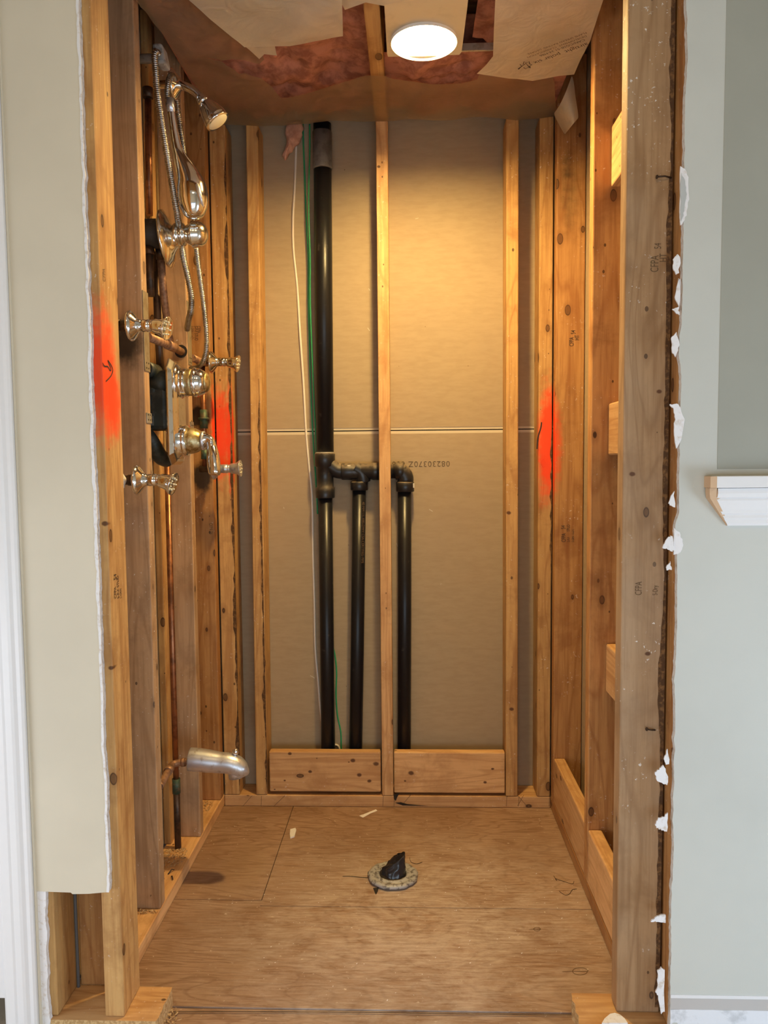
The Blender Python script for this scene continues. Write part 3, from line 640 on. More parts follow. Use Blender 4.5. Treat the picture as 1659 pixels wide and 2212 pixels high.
# grade stamps
EU, EV = (0, 0, 1), (-1, 0, 0)
def st(px, py, s, size, y, parent, up_=True, m=M_INK):
    p = U(px, py, 'Y', y-.0006); text(s, size, p, (0, 0, 1) if up_ else (0, 0, -1), (-1, 0, 0) if up_ else (1, 0, 0), m, parent, 'grade_stamp', sq=.62)
st(1222, 1171, 'CFPA', .019, 2.388, r4); st(1221, 1143, '54', .019, 2.388, r4)
st(1231, 1171, 'S-P-F', .012, 2.388, r4); st(1231, 1148, 'STUD', .014, 2.388, r4); st(1240, 1171, 'S-GRN 1½x3½', .0105, 2.388, r4)
st(1239, 748, 'CFPA', .019, 2.388, r4); st(1243, 722, '54', .020, 2.388, r4); st(1251, 735, 'HT', .020, 2.388, r4)
st(1422, 588, 'CFPA', .021, 1.457, r1, m=M_INKF); st(1428, 538, '54', .018, 1.457, r1, m=M_INKF); st(1440, 566, 'HT', .019, 1.457, r1, m=M_INKF)
st(1386, 1286, 'CFPA', .018, 1.457, r1, m=M_INKF); st(1420, 1286, 'S-Dry', .013, 1.457, r1, m=M_INKF)
st(426, 704, 'CFPA', .015, 2.386, s4, False); st(420, 704, 'S-P-F STUD', .015, 2.386, s4, False); st(413, 704, 'S-GRN 1½x3½', .011, 2.386, s4, False)
st(452, 1130, 'CFPA 06', .016, 2.386, s4, False, M_INKF)
def st2(px, py, s, size, m=M_INK):
    p = U(px, py, 'X', -.5722); text(s, size, p, (0, 0, 1), (0, -1, 0), m, pl, 'grade_stamp', sq=.62)
st2(252, 1292, 'CFPA', .016); st2(252, 1252, '54', .020); st2(258, 1292, 'S-P-F STUD', .015); st2(263, 1292, 'S-GRN', .011)
st2(228, 610, 'CFPA', .017, M_INKF)
ribbon([(222, 784), (226, 791), (233, 792), (238, 800), (240, 798), (236, 786), (233, 778)], 'X', -.5722, .0026, M_INK, pl, 'pencil_arrow', 0, 4)
ribbon([(233, 778), (241, 790), (244, 800), (240, 812), (229, 824)], 'X', -.5722, .0026, M_INK, pl, 'pencil_arrow', 0, 4)
ribbon([(1170, 912), (1168, 925), (1162, 945), (1160, 970)], 'Y', D-.0008, .004, M_INK, c5, 'marker_line', 0, 5)
# metal plates on stud edges
def nplate(y0, y1, za, zb, par, m=M_NPL, x=XL):
    b = MB(); b.box(x-.0002, x+.0022, y0, y1, za, zb, .0006, 1)
    b.mi = 1
    for k in (0, 1):
        for j in (0, 1):
            b.lathe((x+.0021, y0+(y1-y0)*(.3+.4*k), za+.008+j*.012), (1, 0, 0), [(0, .0022), (.0006, .0022)], 8)
    return tag(b.build('nail_plate', [m, M_DARK]), par, 'metal plate')
nplate(1.7865, 1.8215, U(327, 806, 'X', XL).z, U(319, 634, 'X', XL).z, 'long tarnished nail plate on the second left stud')
nplate(2.147, 2.1785, U(412, 790, 'X', XL).z, U(405, 650, 'X', XL).z, 'long grey nail plate on the third left stud')
nplate(1.788, 1.8215, U(325, 915, 'X', XL).z, U(325, 893, 'X', XL).z, 'small holed strap end on the second left stud', M_GALV, XL+.0002)
nplate(2.147, 2.1785, U(413, 925, 'X', XL).z, U(413, 911, 'X', XL).z, 'small holed strap end on the third left stud', M_GALV, XL+.0002)
b = MB(); z0 = U(340, 912, 'X', -.66).z; b.box(-.648, -.6455, 1.8235, 2.144, z0-.012, z0+.012)
b.mi = 1
for i in range(10): b.lathe((-.6456, 1.84+i*.03, z0), (1, 0, 0), [(0, .0045), (.0006, .0045)], 8)
tag(b.build('hanger_strap', [M_GALV, M_DARK]), 'perforated steel strap spanning behind the large valve plate', 'metal strap')
# ------------------------------------------------------------------ drain and vent pipes in the back wall
PY = D+.058
def vp(x0, x1, y):  # centre, radius of a pipe seen between pixel columns
    a = U(x0, y, 'Y', PY); c = U(x1, y, 'Y', PY); return (a+c)/2, (c.x-a.x)/2
vent = empty('drain_pipes', (-.28, PY, .04), 'black plastic vent stack with two shorter branch pipes in the back wall', 'drain pipe')
top, r1_ = vp(678, 713, 320); mid, _ = vp(681, 717, 978)
b = MB(); b.lathe((-.2775, PY, 1.155), (.006, 0, 1), [(0, .0285), (1.04, .0285)], 36); b.build('upper_pipe', M_ABS, vent)
b = MB(); b.lathe((-.2785, PY, 1.012), (0, 0, 1), [(0, .0300), (.002, .0310), (.033, .0310), (.036, .0275), (.10, .0275), (.104, .0335), (.143, .0335), (.146, .031)], 36)
b.tube(smooth_pts([(-.268, PY, 1.122), (-.250, PY, 1.108), (-.236, PY, 1.1), (-.215, PY, 1.0975)], 5), .0250, 24); b.build('tee_fitting', M_ABSD, vent)
b = MB(); b.lathe((-.2785, PY, 1.1585), (0, 0, 1), [(0, .0300), (.0022, .0300)], 36); o = b.build('glue_ring', M_RINGW, vent); o['label'] = 'thin cream glue ring'
pA, _ = vp(690, 719, 1100); pB, _ = vp(695, 724, 1600)
b = MB(); b.tube([(-.2785, PY, 1.03), (-.280, PY, .5), (-.2815, PY, .041)], .0232, 32); b.build('lower_pipe', M_ABS, vent)
b = MB(); b.lathe((-.272, PY-.002, 2.055), (0, 0, 1), [(0, .0300), (.004, .0312), (.115, .0305)], 28, wob=lambda a, t: 1+.03*math.sin(5*a+t*30)); b.build('tape_wrap', M_TAPE, vent)
br = vent
HZ = 1.0975
b = MB(); b.lathe((-.224, PY, HZ), (1, 0, 0), [(0, .0262), (.003, .0275), (.034, .0275), (.037, .0262), (.060, .0262), (.062, .0272), (.098, .0265), (.102, .029), (.122, .029), (.1235, .0265)], 32)
b.tube(smooth_pts([(-.180, PY-.004, 1.108), (-.163, PY-.004, 1.098), (-.155, PY-.003, 1.083), (-.1535, PY, 1.066)], 5), .0235, 24)
b.lathe((-.167, PY, 1.036), (0, 0, 1), [(0, .0265), (.002, .0287), (.026, .0287), (.029, .0265)], 32); b.build('wye_fitting', M_ABSD, br)
b = MB(); b.box(-.2035, -.193, PY-.021, PY-.0155, HZ+.016, HZ+.021, .001); b.build('sticker', M_RINGW, br)
b = MB(); b.tube([(-.1672, PY, 1.045), (-.180, PY, .5), (-.193, PY, .041)], .0222, 32); pp = b.build('lower_pipe', M_ABS, br)
text('40 MM 1½ ABS-DWV CSA CERTIFIED PIPE', .011, (-.156, PY-.0232, 1.0), (-.024, 0, -1), (1, 0, -.024), M_INKF, br, 'pipe_print')
b = MB(); b.lathe((-.0995, PY, HZ), (1, 0, 0), [(0, .0238), (.045, .0238)], 28); b.build('horizontal_pipe', M_ABSD, br)
bd = vent
b = MB(); b.lathe((-.0995+.0455, PY, HZ), (1, 0, 0), [(0, .0238), (.005, .0238), (.006, .0285), (.030, .0285), (.032, .026)], 32)
arc = [(-.030, PY, HZ)]+[(-.030+.026*math.sin(t), PY, HZ-.026+.026*math.cos(t)-.000) for t in [i*math.pi/2/8 for i in range(1, 9)]]+[(-.004+.0, PY, 1.060)]
arc = [(x-.012 if False else x, y, z) for x, y, z in arc]
b.tube([(x-.012, y, z) for x, y, z in arc], .0262, 30)
b.lathe((-.0175, PY, 1.030), (0, 0, 1), [(0, .0262), (.002, .0292), (.030, .0292), (.033, .0262)], 32); b.build('elbow_fitting', M_ABSD, bd)
b = MB(); b.tube([(-.0195, PY, 1.045), (-.0225, PY, .6), (-.0285, PY, .041)], .0222, 32); b.build('lower_pipe', M_ABS, bd)
b = MB(); b.box(.008, .0125, PY-.018, PY-.010, 1.043, 1.058, .001); b.build('sticker', M_RINGW, bd)
# cables
def cable(pix, y, r, mat, name, label, cat, wig=0):
    P = smooth_pts([U(x, yy, 'Y', y+wig*math.sin(i*1.7)) for i, (x, yy) in enumerate(pix)], 8)
    b = MB(); b.tube(P, r, 10); return tag(b.build(name, mat), label, cat)
cable([(641, 240), (640, 300), (637, 400), (633, 470), (634, 540), (642, 620), (648, 720), (655, 820), (661, 930), (667, 1000), (673, 1060), (675, 1120), (676, 1200), (679, 1300), (681, 1400), (687, 1470), (693, 1540), (704, 1600), (731, 1612), (733, 1640)], PY+.030, .0036, M_WCAB, 'electrical_cable', 'long white cable hanging down the back wall beside the green wires', 'cable', .002)
cable([(654, 240), (655, 300), (659, 400), (662, 480), (666, 560), (666, 640), (668, 720), (672, 860), (677, 960), (683, 1050), (686, 1110)], PY+.028, .0026, M_GCAB, 'ground_wire', 'green wire nearest the white cable, left of the vent stack', 'wire', .002)
cable([(669, 268), (669, 330), (667, 400), (667, 470), (670, 560), (670, 650), (674, 760), (679, 880), (682, 940), (684, 1010)], PY+.010, .0024, M_GCAB, 'ground_wire', 'green wire touching the left side of the upper vent pipe', 'wire', .002)
cable([(716, 1390), (723, 1412), (727, 1450), (726, 1500), (729, 1545), (736, 1580), (737, 1615), (738, 1650)], PY+.030, .0026, M_GCAB, 'ground_wire', 'green wire low down between the two black pipes', 'wire', .001)
cable([(161, 1880), (163, 1960), (167, 2060), (170, 2133)], 1.5065, .0034, M_DKC, 'electrical_cable', 'dark grey cable low at far left between two studs', 'cable')
# pink tuft at top of back wall
def lump(name, pts, y, th, mat, label, cat, amp=.006, seed=1):
    b = MB(); P = [U(x, yy, 'Y', y) for x, yy in pts]; c = sum(P, Vector())/len(P); rows = []
    for k in range(9):
        a = -math.pi/2+math.pi*k/8; s_ = max(.02, math.cos(a)); rows.append([c+(p-c)*s_+Vector((0, math.sin(a)*th, 0)) for p in smooth_pts(P+[P[0]], 6)[:-1]])
    b.rings(rows)
    for v in b.bm.verts: v.co += Vector([noise.noise(v.co*60+Vector((i*9, seed, 0))) for i in range(3)])*amp
    return tag(b.build(name, mat), label, cat)
lump('insulation_tuft', [(622, 262), (648, 262), (655, 285), (645, 310), (625, 332), (617, 347), (613, 335), (618, 310), (617, 285)], YB-.02, .012, M_PINKL, 'pink tuft of insulation poking down beside the white cable', 'insulation')
# ------------------------------------------------------------------ copper piping in the left wall
def pipe(name, pts, r, mat, label, parts=(), sm=0, cat='pipe'):
    P = smooth_pts(pts, sm) if sm else [Vector(p) for p in pts]
    e = empty(name, P[0], label, cat)
    b = MB(); b.tube(P, r, 18); b.build('tube', mat, e)
    for (p0, p1, rr, m, nm) in parts:
        b = MB(); b.tube([p0, p1], rr, 18); b.build(nm, m, e)
    return e
RX = -.667
# riser to the floor, green collar near its foot
zc = U(380, 1690, 'Y', 2.08).z
pipe('copper_riser', [(RX, 2.078, .0385), (RX, 2.078, 1.13)], .0082, M_COP, 'long copper riser from the plate up to the large valve', [((RX, 2.078, .039), (RX, 2.078, zc), .0092, M_COPD, 'corroded_foot'), ((RX, 2.078, zc-.03), (RX, 2.078, zc+.012), .0112, M_GRN, 'coupling')])
# spray feeds, first bay
ZA = U(268, 700, 'Y', 1.66).z; ZC = U(300, 1035, 'X', -.6).z
pipe('copper_pipe', [(-.650, 1.672, ZC+.005), (-.650, 1.672, ZA-.004)], .0082, M_COP, 'dark copper pipe joining the two nearest body sprays', [((-.650, 1.672, ZA-.045), (-.650, 1.672, ZA-.012), .0115, M_COPL, 'coupling'), ((-.650, 1.672, ZC+.02), (-.650, 1.672, ZC+.045), .0115, M_COPD, 'coupling'), ((-.668, 1.672, ZA), (-.63, 1.672, ZA), .0125, M_COPD, 'tee')])
# last bay: green corroded pipe between far sprays
ZB = U(456, 780, 'X', -.6).z; ZD = U(457, 1013, 'X', -.6).z
xb = U(440, 900, 'Y', 2.325).x
pipe('copper_pipe', [(xb, 2.325, ZD), (xb, 2.325, ZB)], .0082, M_COP, 'green-stained copper pipe joining the two farthest body sprays', [((xb, 2.325, 1.235), (xb, 2.325, 1.292), .0118, M_GRN, 'coupling'), ((xb, 2.325, 1.262), (xb, 2.325, 1.268), .0165, M_GRN, 'ring'), ((xb, 2.325, ZD+.03), (xb, 2.325, ZD+.06), .0112, M_GRN, 'coupling')])
# cross feed through the third stud
a = U(320, 728, 'Y', 1.86); m_ = U(372, 748, 'Y', 2.08); c = U(392, 760, 'Y', 2.143)
pipe('copper_pipe', [a, m_, c], .0105, M_COPL, 'brown copper pipe running back into the bored hole of the third stud', [(a.lerp(m_, .78), m_.lerp(c, .25), .0130, M_COPL, 'tee')])
b = MB(); hc = U(391, 759, 'Y', 2.144); b.lathe(hc+Vector((0, -.0002, 0)), (0, -1, 0), [(0, .018), (.0006, .018)], 24); b.build('bored_hole', M_DARK, s3)
c2_ = U(415, 773, 'Y', 2.185); d2_ = U(438, 783, 'Y', 2.30)
pipe('copper_pipe', [c2_, d2_, U(450, 782, 'Y', 2.325)], .0105, M_COPL, 'brown copper pipe continuing behind the third stud to the upper far spray')
# pipes dropping from the diverter
DY = 1.955
pipe('copper_pipe', [U(347, 545, 'Y', 1.98), U(352, 620, 'Y', 2.0), U(366, 742, 'Y', 2.06)], .0098, M_COPL, 'slanting brown copper pipe from the diverter down to the cross feed', [(U(345, 535, 'Y', 1.975), U(348, 560, 'Y', 1.985), .0125, M_COPD, 'coupling'), (U(363, 727, 'Y', 2.055), U(366, 742, 'Y', 2.06), .0130, M_COPL, 'coupling')])
pipe('copper_pipe', [U(336, 545, 'Y', 2.02), U(341, 700, 'Y', 2.02), U(349, 850, 'Y', 2.02)], .0098, M_COPD, 'dark straight copper pipe between diverter and large valve')
pipe('copper_pipe', [U(322, 530, 'Y', 1.95), U(323, 590, 'Y', 1.95), U(325, 640, 'Y', 1.95)], .0105, M_COPD, 'dark pipe just right of the second stud, under the diverter', [(U(322, 535, 'Y', 1.95), U(322, 550, 'Y', 1.95), .0135, M_COPD, 'coupling')])
pipe('copper_pipe', [U(320, 215, 'Y', 2.03), U(321, 340, 'Y', 2.03), U(323, 465, 'Y', 2.03)], .0090, M_COP, 'copper riser between the diverter and the shower arm', [(U(319, 190, 'Y', 2.03), U(320, 212, 'Y', 2.03), .013, M_COPD, 'elbow')])
# ------------------------------------------------------------------ body sprays
def spray(y, z, x, label, tilt, dim=False, mt=M_CHR):
    e = empty('body_spray', (x-.03, y, z), label, 'shower spray', 'wall body sprays')
    b = MB(); b.lathe((x-.045, y, z), (1, 0, 0), [(0, .0105), (.022, .0105), (.024, .0125), (.050, .0125)], 20); b.build('supply_nipple', M_COPD, e)
    b = MB(); b.lathe((x-.004, y, z), (1, 0, 0), [(0, .0325), (.0025, .0335), (.005, .0325), (.010, .027), (.016, .018), (.021, .0135), (.026, .0128)], 40); b.build('escutcheon', mt, e)
    b = MB(); b.lathe((x+.014, y, z), (1, 0, 0), [(0, .0115), (.010, .0115), (.011, .0135), (.026, .0135), (.027, .0115), (.029, .0125), (.033, .0125), (.035, .009), (.040, .009)], 32); b.build('neck', mt, e)
    ax = Vector((1, tilt[0], tilt[1])).normalized(); o = Vector((x+.046, y, z))
    b = MB(); b.lathe(o, ax, [(-.004, .006), (0, .012), (.006, .0155), (.016, .0165), (.024, .0185), (.029, .0225), (.0335, .0255), (.0355, .0255), (.0345, .0235), (.0335, .0)], 40); h = b.build('spray_head', mt, e)
    e1 = ax.orthogonal().normalized(); e2_ = ax.cross(e1); base = None
    for k in range(8):
        if k == 7: q = o+ax*.0345
        else: q = o+ax*.0345+(e1*math.cos(k*.8976)+e2_*math.sin(k*.8976))*.0135
        b = MB(); b.lathe(q, ax, [(0, .0017), (.0024, .0016), (.0032, .0008)], 8); b.build('nozzle', M_CREAM, h)
    return e
def fix(px, py, x): return U(px, py, 'X', x)
spray(1.672, ZA-.002, -.606, 'nearest upper chrome body spray, in front of the second stud', (-.12, -.22))
p = fix(300, 1037, -.6); spray(1.667, ZC-.002, -.601, 'nearest lower chrome body spray with a painted lump on its pipe', (-.10, -.28))
spray(2.325, ZB-.002, -.600, 'farthest upper chrome body spray, near the back left corner', (-.05, -.18), mt=M_CHRO)
spray(2.325, ZD, -.600, 'farthest lower chrome body spray, behind the lever handle', (0, .02), mt=M_CHRD)
b = MB(); b.sphere((-.640, 1.655, ZC-.004), .017, 12, (1, .8, 1.2))
for v in b.bm.verts: v.co += v.normal*0 + Vector([noise.noise(v.co*90+Vector((i*7, 0, 0))) for i in range(3)])*.006
tag(b.build('plaster_lump', M_GYP), 'lumpy dried plaster on the pipe of the lower near spray', 'plaster lump')
# ------------------------------------------------------------------ large valve trim
vc = (U(360, 770, 'X', -.6)+U(385, 1005, 'X', -.6))/2
VY, VZ, VX = 1.955, 1.260, -.606
val = empty('shower_valve', (VX, VY, VZ), 'large chrome valve plate with ball knob above and lever below', 'shower valve')
def octa(hy, hz, c): return [(-hy, -hz+c), (-hy+c, -hz), (hy-c, -hz), (hy, -hz+c), (hy, hz-c), (hy-c, hz), (-hy+c, hz), (-hy, hz-c)]
b = MB(); rows = []
for x, hy, hz, c in ((0, .060, .133, .024), (.003, .0605, .1335, .024), (.0045, .059, .132, .0235), (.013, .052, .125, .022), (.0145, .046, .119, .02), (.0135, .044, .117, .02), (.020, .036, .108, .02), (.0215, .030, .102, .018), (.0215, .001, .01, .0005)):
    rows.append([(VX+x, VY+y, VZ+z) for y, z in octa(hy, hz, c)])
b.rings(rows, smooth=False); b.build('faceplate', M_CHRO, val)
z1 = U(412, 826, 'X', -.56).z; z2 = U(415, 952, 'X', -.56).z
b = MB(); b.lathe((VX+.010, VY, z1), (1, 0, 0), [(0, .050), (.008, .048), (.012, .040), (.016, .036), (.019, .0375), (.027, .0365), (.028, .034)], 40); b.build('knob_base', M_CHR, val)
b = MB(); b.lathe((VX+.037, VY, z1), (1, 0, 0), [(0, .034), (.010, .0345), (.018, .0335)], 40); b.build('scale_band', M_BRS, val)
b = MB(); b.lathe((VX+.054, VY, z1), (1, 0, 0), [(0, .036), (.003, .038), (.008, .0375), (.009, .0355), (.012, .0355), (.020, .0335), (.028, .028), (.0305, .025)], 40); b.build('knob', M_CHR, val)
b = MB(); b.lathe((VX+.083, VY, z1), (1, 0, 0), [(0, .0265), (.006, .023), (.010, .014), (.0115, .004)], 32); b.build('knob_cap', M_BRS, val)
b = MB(); b.lathe((VX+.010, VY, z2), (1, 0, 0), [(0, .047), (.004, .046), (.010, .041), (.018, .040), (.026, .040), (.027, .036)], 40); b.build('lever_base', M_CHR, val)
b = MB(); b.lathe((VX+.030, VY, z2), (1, 0, 0), [(0, .034), (.014, .0335), (.026, .031), (.036, .026), (.042, .0225)], 40); b.build('scale_band', M_BRS, val)
b = MB(); L = smooth_pts([(VX+.070, VY, z2), (VX+.083, VY-.001, z2+.001), (VX+.094, VY-.004, z2-.006), (VX+.100, VY-.010, z2-.028), (VX+.104, VY-.018, z2-.055), (VX+.108, VY-.026, z2-.080), (VX+.108, VY-.028, z2-.088)], 5)
nL = len(L); rr = [(.022-.010*min(1, i/10), .022-.006*min(1, i/10)) if i < 12 else (.0125+.004*math.sin(min(1, (i-12)/(nL-13))*math.pi), .0105+.010*math.sin(min(1, (i-12)/(nL-13))*math.pi*.95)) for i in range(nL)]
rr[-1] = (.004, .005)
b.tube(L, rr, 24); b.build('lever', M_CHR, val)
b = MB(); b.lathe((VX+.071, VY, z2), (1, 0, 0), [(0, .0215), (.001, .0245), (.006, .0245), (.007, .0215)], 32); b.build('ring', M_CHRD, val)
# body behind
b = MB(); b.box(-.675, -.612, 1.915, 1.99, 1.215, 1.33, .010); b.lathe((-.65, 1.94, 1.215), (0, 0, 1), [(0, .018), (.004, .022), (.03, .022), (.034, .026), (.05, .026), (.054, .021), (.09, .021), (.094, .027), (.112, .027)], 20); b.lathe((-.70, 1.93, 1.29), (1, 0, 0), [(0, .016), (.03, .016), (.032, .021), (.05, .021)], 18); b.lathe((-.69, 1.945, 1.255), (0, -1, 0), [(0, .024), (.07, .024), (.075, .028), (.085, .028)], 24)
b.lathe((-.655, 1.945, 1.365), (0, -1, 0), [(-.02, .02), (.06, .02)], 24); b.lathe((-.655, 1.94, 1.335), (1, 0, 0), [(0, .030), (.045, .033)], 24)
b.tube(smooth_pts([(-.67, 1.90, 1.215), (-.655, 1.92, 1.185), (-.645, 1.95, 1.15), (-.64, 1.99, 1.14)], 5), .020, 18); b.build('valve_body', M_VALVE, val)
b = MB(); b.lathe((-.655, 1.86, 1.372), (0, 1, 0), [(0, .010), (.09, .010)], 16); b.build('inlet_stub', M_PGREY, val)
# ------------------------------------------------------------------ diverter
dv = U(367, 517, 'X', -.61); DYy, DZ = 1.955, U(395, 507, 'Y', 1.955).z
dvt = empty('diverter_valve', (-.62, DYy, DZ), 'chrome diverter with round plate and ball knob, below the hand shower', 'shower valve')
b = MB(); b.lathe((-.705, DYy, DZ+.004), (1, 0, 0), [(0, .030), (.01, .036), (.088, .036)], 36); b.lathe((-.69, DYy-.02, DZ+.03), (0, -1, .3), [(0, .018), (.03, .02), (.036, .012)], 18); b.build('valve_body', M_RUB, dvt)
ax = Vector((1, .03, .10)).normalized()
b = MB(); b.lathe((-.617, DYy, DZ-.010), ax, [(0, .070), (.003, .0715), (.006, .0705), (.010, .060), (.014, .055), (.016, .045), (.022, .032), (.028, .026), (.034, .0245)], 48); b.build('round_plate', M_CHRO, dvt)
b = MB(); b.lathe((-.592, DYy, DZ), (1, 0, 0), [(0, .026), (.004, .029), (.010, .029), (.012, .0245), (.016, .024), (.018, .0275), (.025, .0275), (.027, .022), (.032, .022), (.042, .0285), (.046, .0335), (.050, .0345), (.052, .0325), (.060, .0325), (.070, .0290), (.078, .022), (.083, .013), (.085, .004)], 44); b.build('ball_knob', M_CHRO, dvt)
# ------------------------------------------------------------------ shower arm and head
sa = empty('fixed_shower', (-.60, 2.0, 2.08), 'chrome shower arm and tapered head under the ceiling plastic, far left', 'shower head')
e0 = U(379, 182, 'Y', 2.0)
b = MB(); b.lathe(e0+Vector((-.008, 0, 0)), (1, .0, .02), [(0, .036), (.003, .0375), (.008, .034), (.014, .024), (.020, .017), (.022, .0125)], 40); b.build('escutcheon', M_CHR, sa)
AY = 1.99
arm = smooth_pts([e0+Vector((-.055, .0, -.001)), e0, U(400, 187, 'Y', AY), U(418, 196, 'Y', AY), U(430, 207, 'Y', AY), U(438, 218, 'Y', AY)], 6)
b = MB(); b.tube(arm, .0105, 20); b.build('arm', M_CHR, sa)
h0 = U(437, 215, 'Y', AY); h1 = U(470, 262, 'Y', AY+.004); ax = (h1-h0).normalized()
b = MB(); b.sphere(h0, .0145, 20); b.lathe(h0, ax, [(-.004, .011), (.002, .0155), (.008, .0155), (.010, .0125)], 28); b.build('swivel_collar', M_CHR, sa)
b = MB(); b.lathe(h0+ax*.008, ax, [(0, .0135), (.006, .0190), (.014, .0235), (.028, .0285), (.044, .0325), (.050, .0335), (.053, .0325), (.0550, .0335), (.0585, .033), (.059, .026)], 44); h = b.build('head_shell', M_CHR, sa)
b = MB(); b.lathe(h0+ax*.0665, ax, [(0, .0275), (.0015, .026), (.0005, .020), (.002, .018), (.0005, .010), (.002, .006)], 40); o = b.build('spray_face', M_CREAM, h)
# bracket for the hand shower
bk = U(344, 128, 'Y', 1.90)
hb = empty('hand_shower_bracket', bk, 'chalky grey hand shower outlet bracket high in the left corner', 'shower bracket')
b = MB(); b.box(bk.x-.006, bk.x+.019, bk.y-.022, bk.y+.022, bk.z-.020, bk.z+.028, .007, 3)
for v in b.bm.verts: v.co.x += (v.co.z-bk.z)*-.18
b.build('body', M_PGREY, hb)
b = MB(); b.lathe((bk.x-.07, bk.y, bk.z+.002), (1, 0, 0), [(0, .011), (.064, .011), (.066, .015), (.072, .015)], 20); b.build('supply_nipple', M_PGREY, hb)
# ------------------------------------------------------------------ ribbed hoses
def hose(pts, r, name, label):
    P = resample(smooth_pts(pts, 14), .00115); rs = [r*(1.04-.24*(.5+.5*math.cos(i*2*math.pi/4))) for i in range(len(P))]
    b = MB(); b.tube(P, rs, 12); return tag(b.build(name, M_HOSE), label, 'shower hose')
hose([U(343, 118, 'Y', 1.872), U(337, 112, 'Y', 1.862), U(334, 122, 'Y', 1.858), U(336, 150, 'Y', 1.86), U(340, 200, 'Y', 1.865), U(350, 270, 'Y', 1.87), U(363, 350, 'Y', 1.88), U(375, 420, 'Y', 1.895), U(384, 470, 'Y', 1.912), U(391, 515, 'Y', 1.922+.075), U(397, 560, 'Y', 2.00), U(406, 600, 'Y', 2.0), U(413, 640, 'Y', 2.01), U(413, 668, 'Y', 2.03), U(408, 688, 'Y', 2.06), U(404, 712, 'Y', 2.11)], .0080, 'ribbed_hose', 'thicker ribbed metal hose from the grey bracket, passing behind the diverter')
hose([U(368, 240, 'Y', 1.905), U(363, 222, 'Y', 1.905), U(361, 200, 'Y', 1.908), U(364, 175, 'Y', 1.912), U(370, 163, 'Y', 1.935), U(376, 170, 'Y', 1.975), U(381, 200, 'Y', 2.03), U(386, 250, 'Y', 2.05), U(393, 300, 'Y', 2.05), U(400, 350, 'Y', 2.05), U(410, 430, 'Y', 2.05), U(420, 500, 'Y', 2.04), U(425, 545, 'Y', 2.02), U(432, 600, 'Y', 2.015), U(440, 660, 'Y', 2.015), U(445, 710, 'Y', 2.02), U(446, 750, 'Y', 2.03), U(440, 778, 'Y', 2.05), U(428, 792, 'Y', 2.08), U(412, 797, 'Y', 2.11)], .0068, 'ribbed_hose', 'thinner ribbed metal hose from the hand shower, curling above the valve knob')
# hand shower
HY = 1.905
hs_ = empty('hand_shower', U(410, 400, 'Y', HY), 'chrome hand shower hanging head-down above the diverter', 'hand shower')
b = MB(); b.tube([U(367, 213, 'Y', HY), U(370, 243, 'Y', HY)], [.0092, .0098], 24); b.build('ferrule', M_CHRD, hs_)
pth = smooth_pts([U(369, 240, 'Y', HY), U(372, 262, 'Y', HY), U(376, 290, 'Y', HY), U(381, 316, 'Y', HY), U(389, 342, 'Y', HY), U(400, 366, 'Y', HY), U(410, 391, 'Y', HY), U(416, 418, 'Y', HY), U(418, 445, 'Y', HY), U(418, 474, 'Y', HY)], 6)
n = len(pth)
key = [(0, .0105, .0105), (.12, .011, .0115), (.26, .0125, .0135), (.38, .0145, .016), (.50, .0215, .025), (.62, .0295, .034), (.72, .0360, .043), (.82, .0372, .046), (.90, .0335, .042), (.96, .0240, .032), (.985, .014, .020), (1, .002, .003)]
def kk(t):
    for (a, r0, s0), (c, r1, s1) in zip(key, key[1:]):
        if t <= c: u = (t-a)/(c-a); return (r0+(r1-r0)*u, s0+(s1-s0)*u)
    return key[-1][1:]
b = MB()
rows = []
for i, p in enumerate(pth):
    tn = (pth[min(i+1, n-1)]-pth[max(i-1, 0)]).normalized(); e1 = tn.cross(Vector((0, 1, 0))).normalized(); e2_ = tn.cross(e1); ra, rb = kk(i/(n-1))
    rows.append([p+e1*math.cos(t)*ra+e2_*math.sin(t)*rb*.8 for t in (2*math.pi*k/32 for k in range(32))])
b.rings(rows); b.build('handle_and_head', M_CHR, hs_)
fc = U(429, 425, 'Y', HY); b = MB(); b.lathe(fc+Vector((-.002, 0, 0)), (1, .25, .25), [(0, .036), (.005, .037), (.009, .034), (.010, .001)], 36); b.build('spray_face', M_CHRD, hs_)
# ------------------------------------------------------------------ tub spout
sy = 1.99
sp = empty('tub_spout', U(410, 1645, 'Y', sy), 'dull chrome tub spout low on the left wall with a diverter pin', 'tub spout')
pa = U(411, 1640, 'Y', sy); pb = U(520, 1655, 'Y', sy)
key = [(410, 1640, .0305, .0305), (425, 1641, .031, .031), (450, 1644, .030, .030), (475, 1647, .0275, .028), (495, 1649, .0275, .028), (510, 1655, .0275, .028), (522, 1664, .0225, .026), (531, 1671, .012, .018), (534, 1674, .003, .006)]
P = [U(x, y, 'Y', sy) for x, y, _, _ in key]
b = MB(); rows = []
PP = smooth_pts(P, 4); RR = [key[min(i//4, len(key)-1)][2:] for i in range(len(PP))]
RR = []
for i in range(len(PP)):
    j = i//4; u = (i % 4)/4; k0 = key[min(j, len(key)-1)]; k1 = key[min(j+1, len(key)-1)]; RR.append((k0[2]*(1-u)+k1[2]*u, k0[3]*(1-u)+k1[3]*u))
b.tube(PP, RR, 30); b.build('body', M_CHRD, sp)
o_ = U(508, 1662, 'Y', sy); b = MB(); b.lathe(o_+Vector((0, 0, .005)), (.12, 0, -1), [(0, .020), (.026, .0205), (.0265, .016)], 26); b.build('outlet', M_CHRD, sp)
o_ = U(509, 1632, 'Y', sy); b = MB(); b.lathe(o_+Vector((0, 0, -.01)), (0, 0, 1), [(0, .004), (.012, .004), (.014, .0075), (.020, .0085), (.026, .0075), (.029, .004)], 20); b.build('diverter_pin', M_CHR, sp)
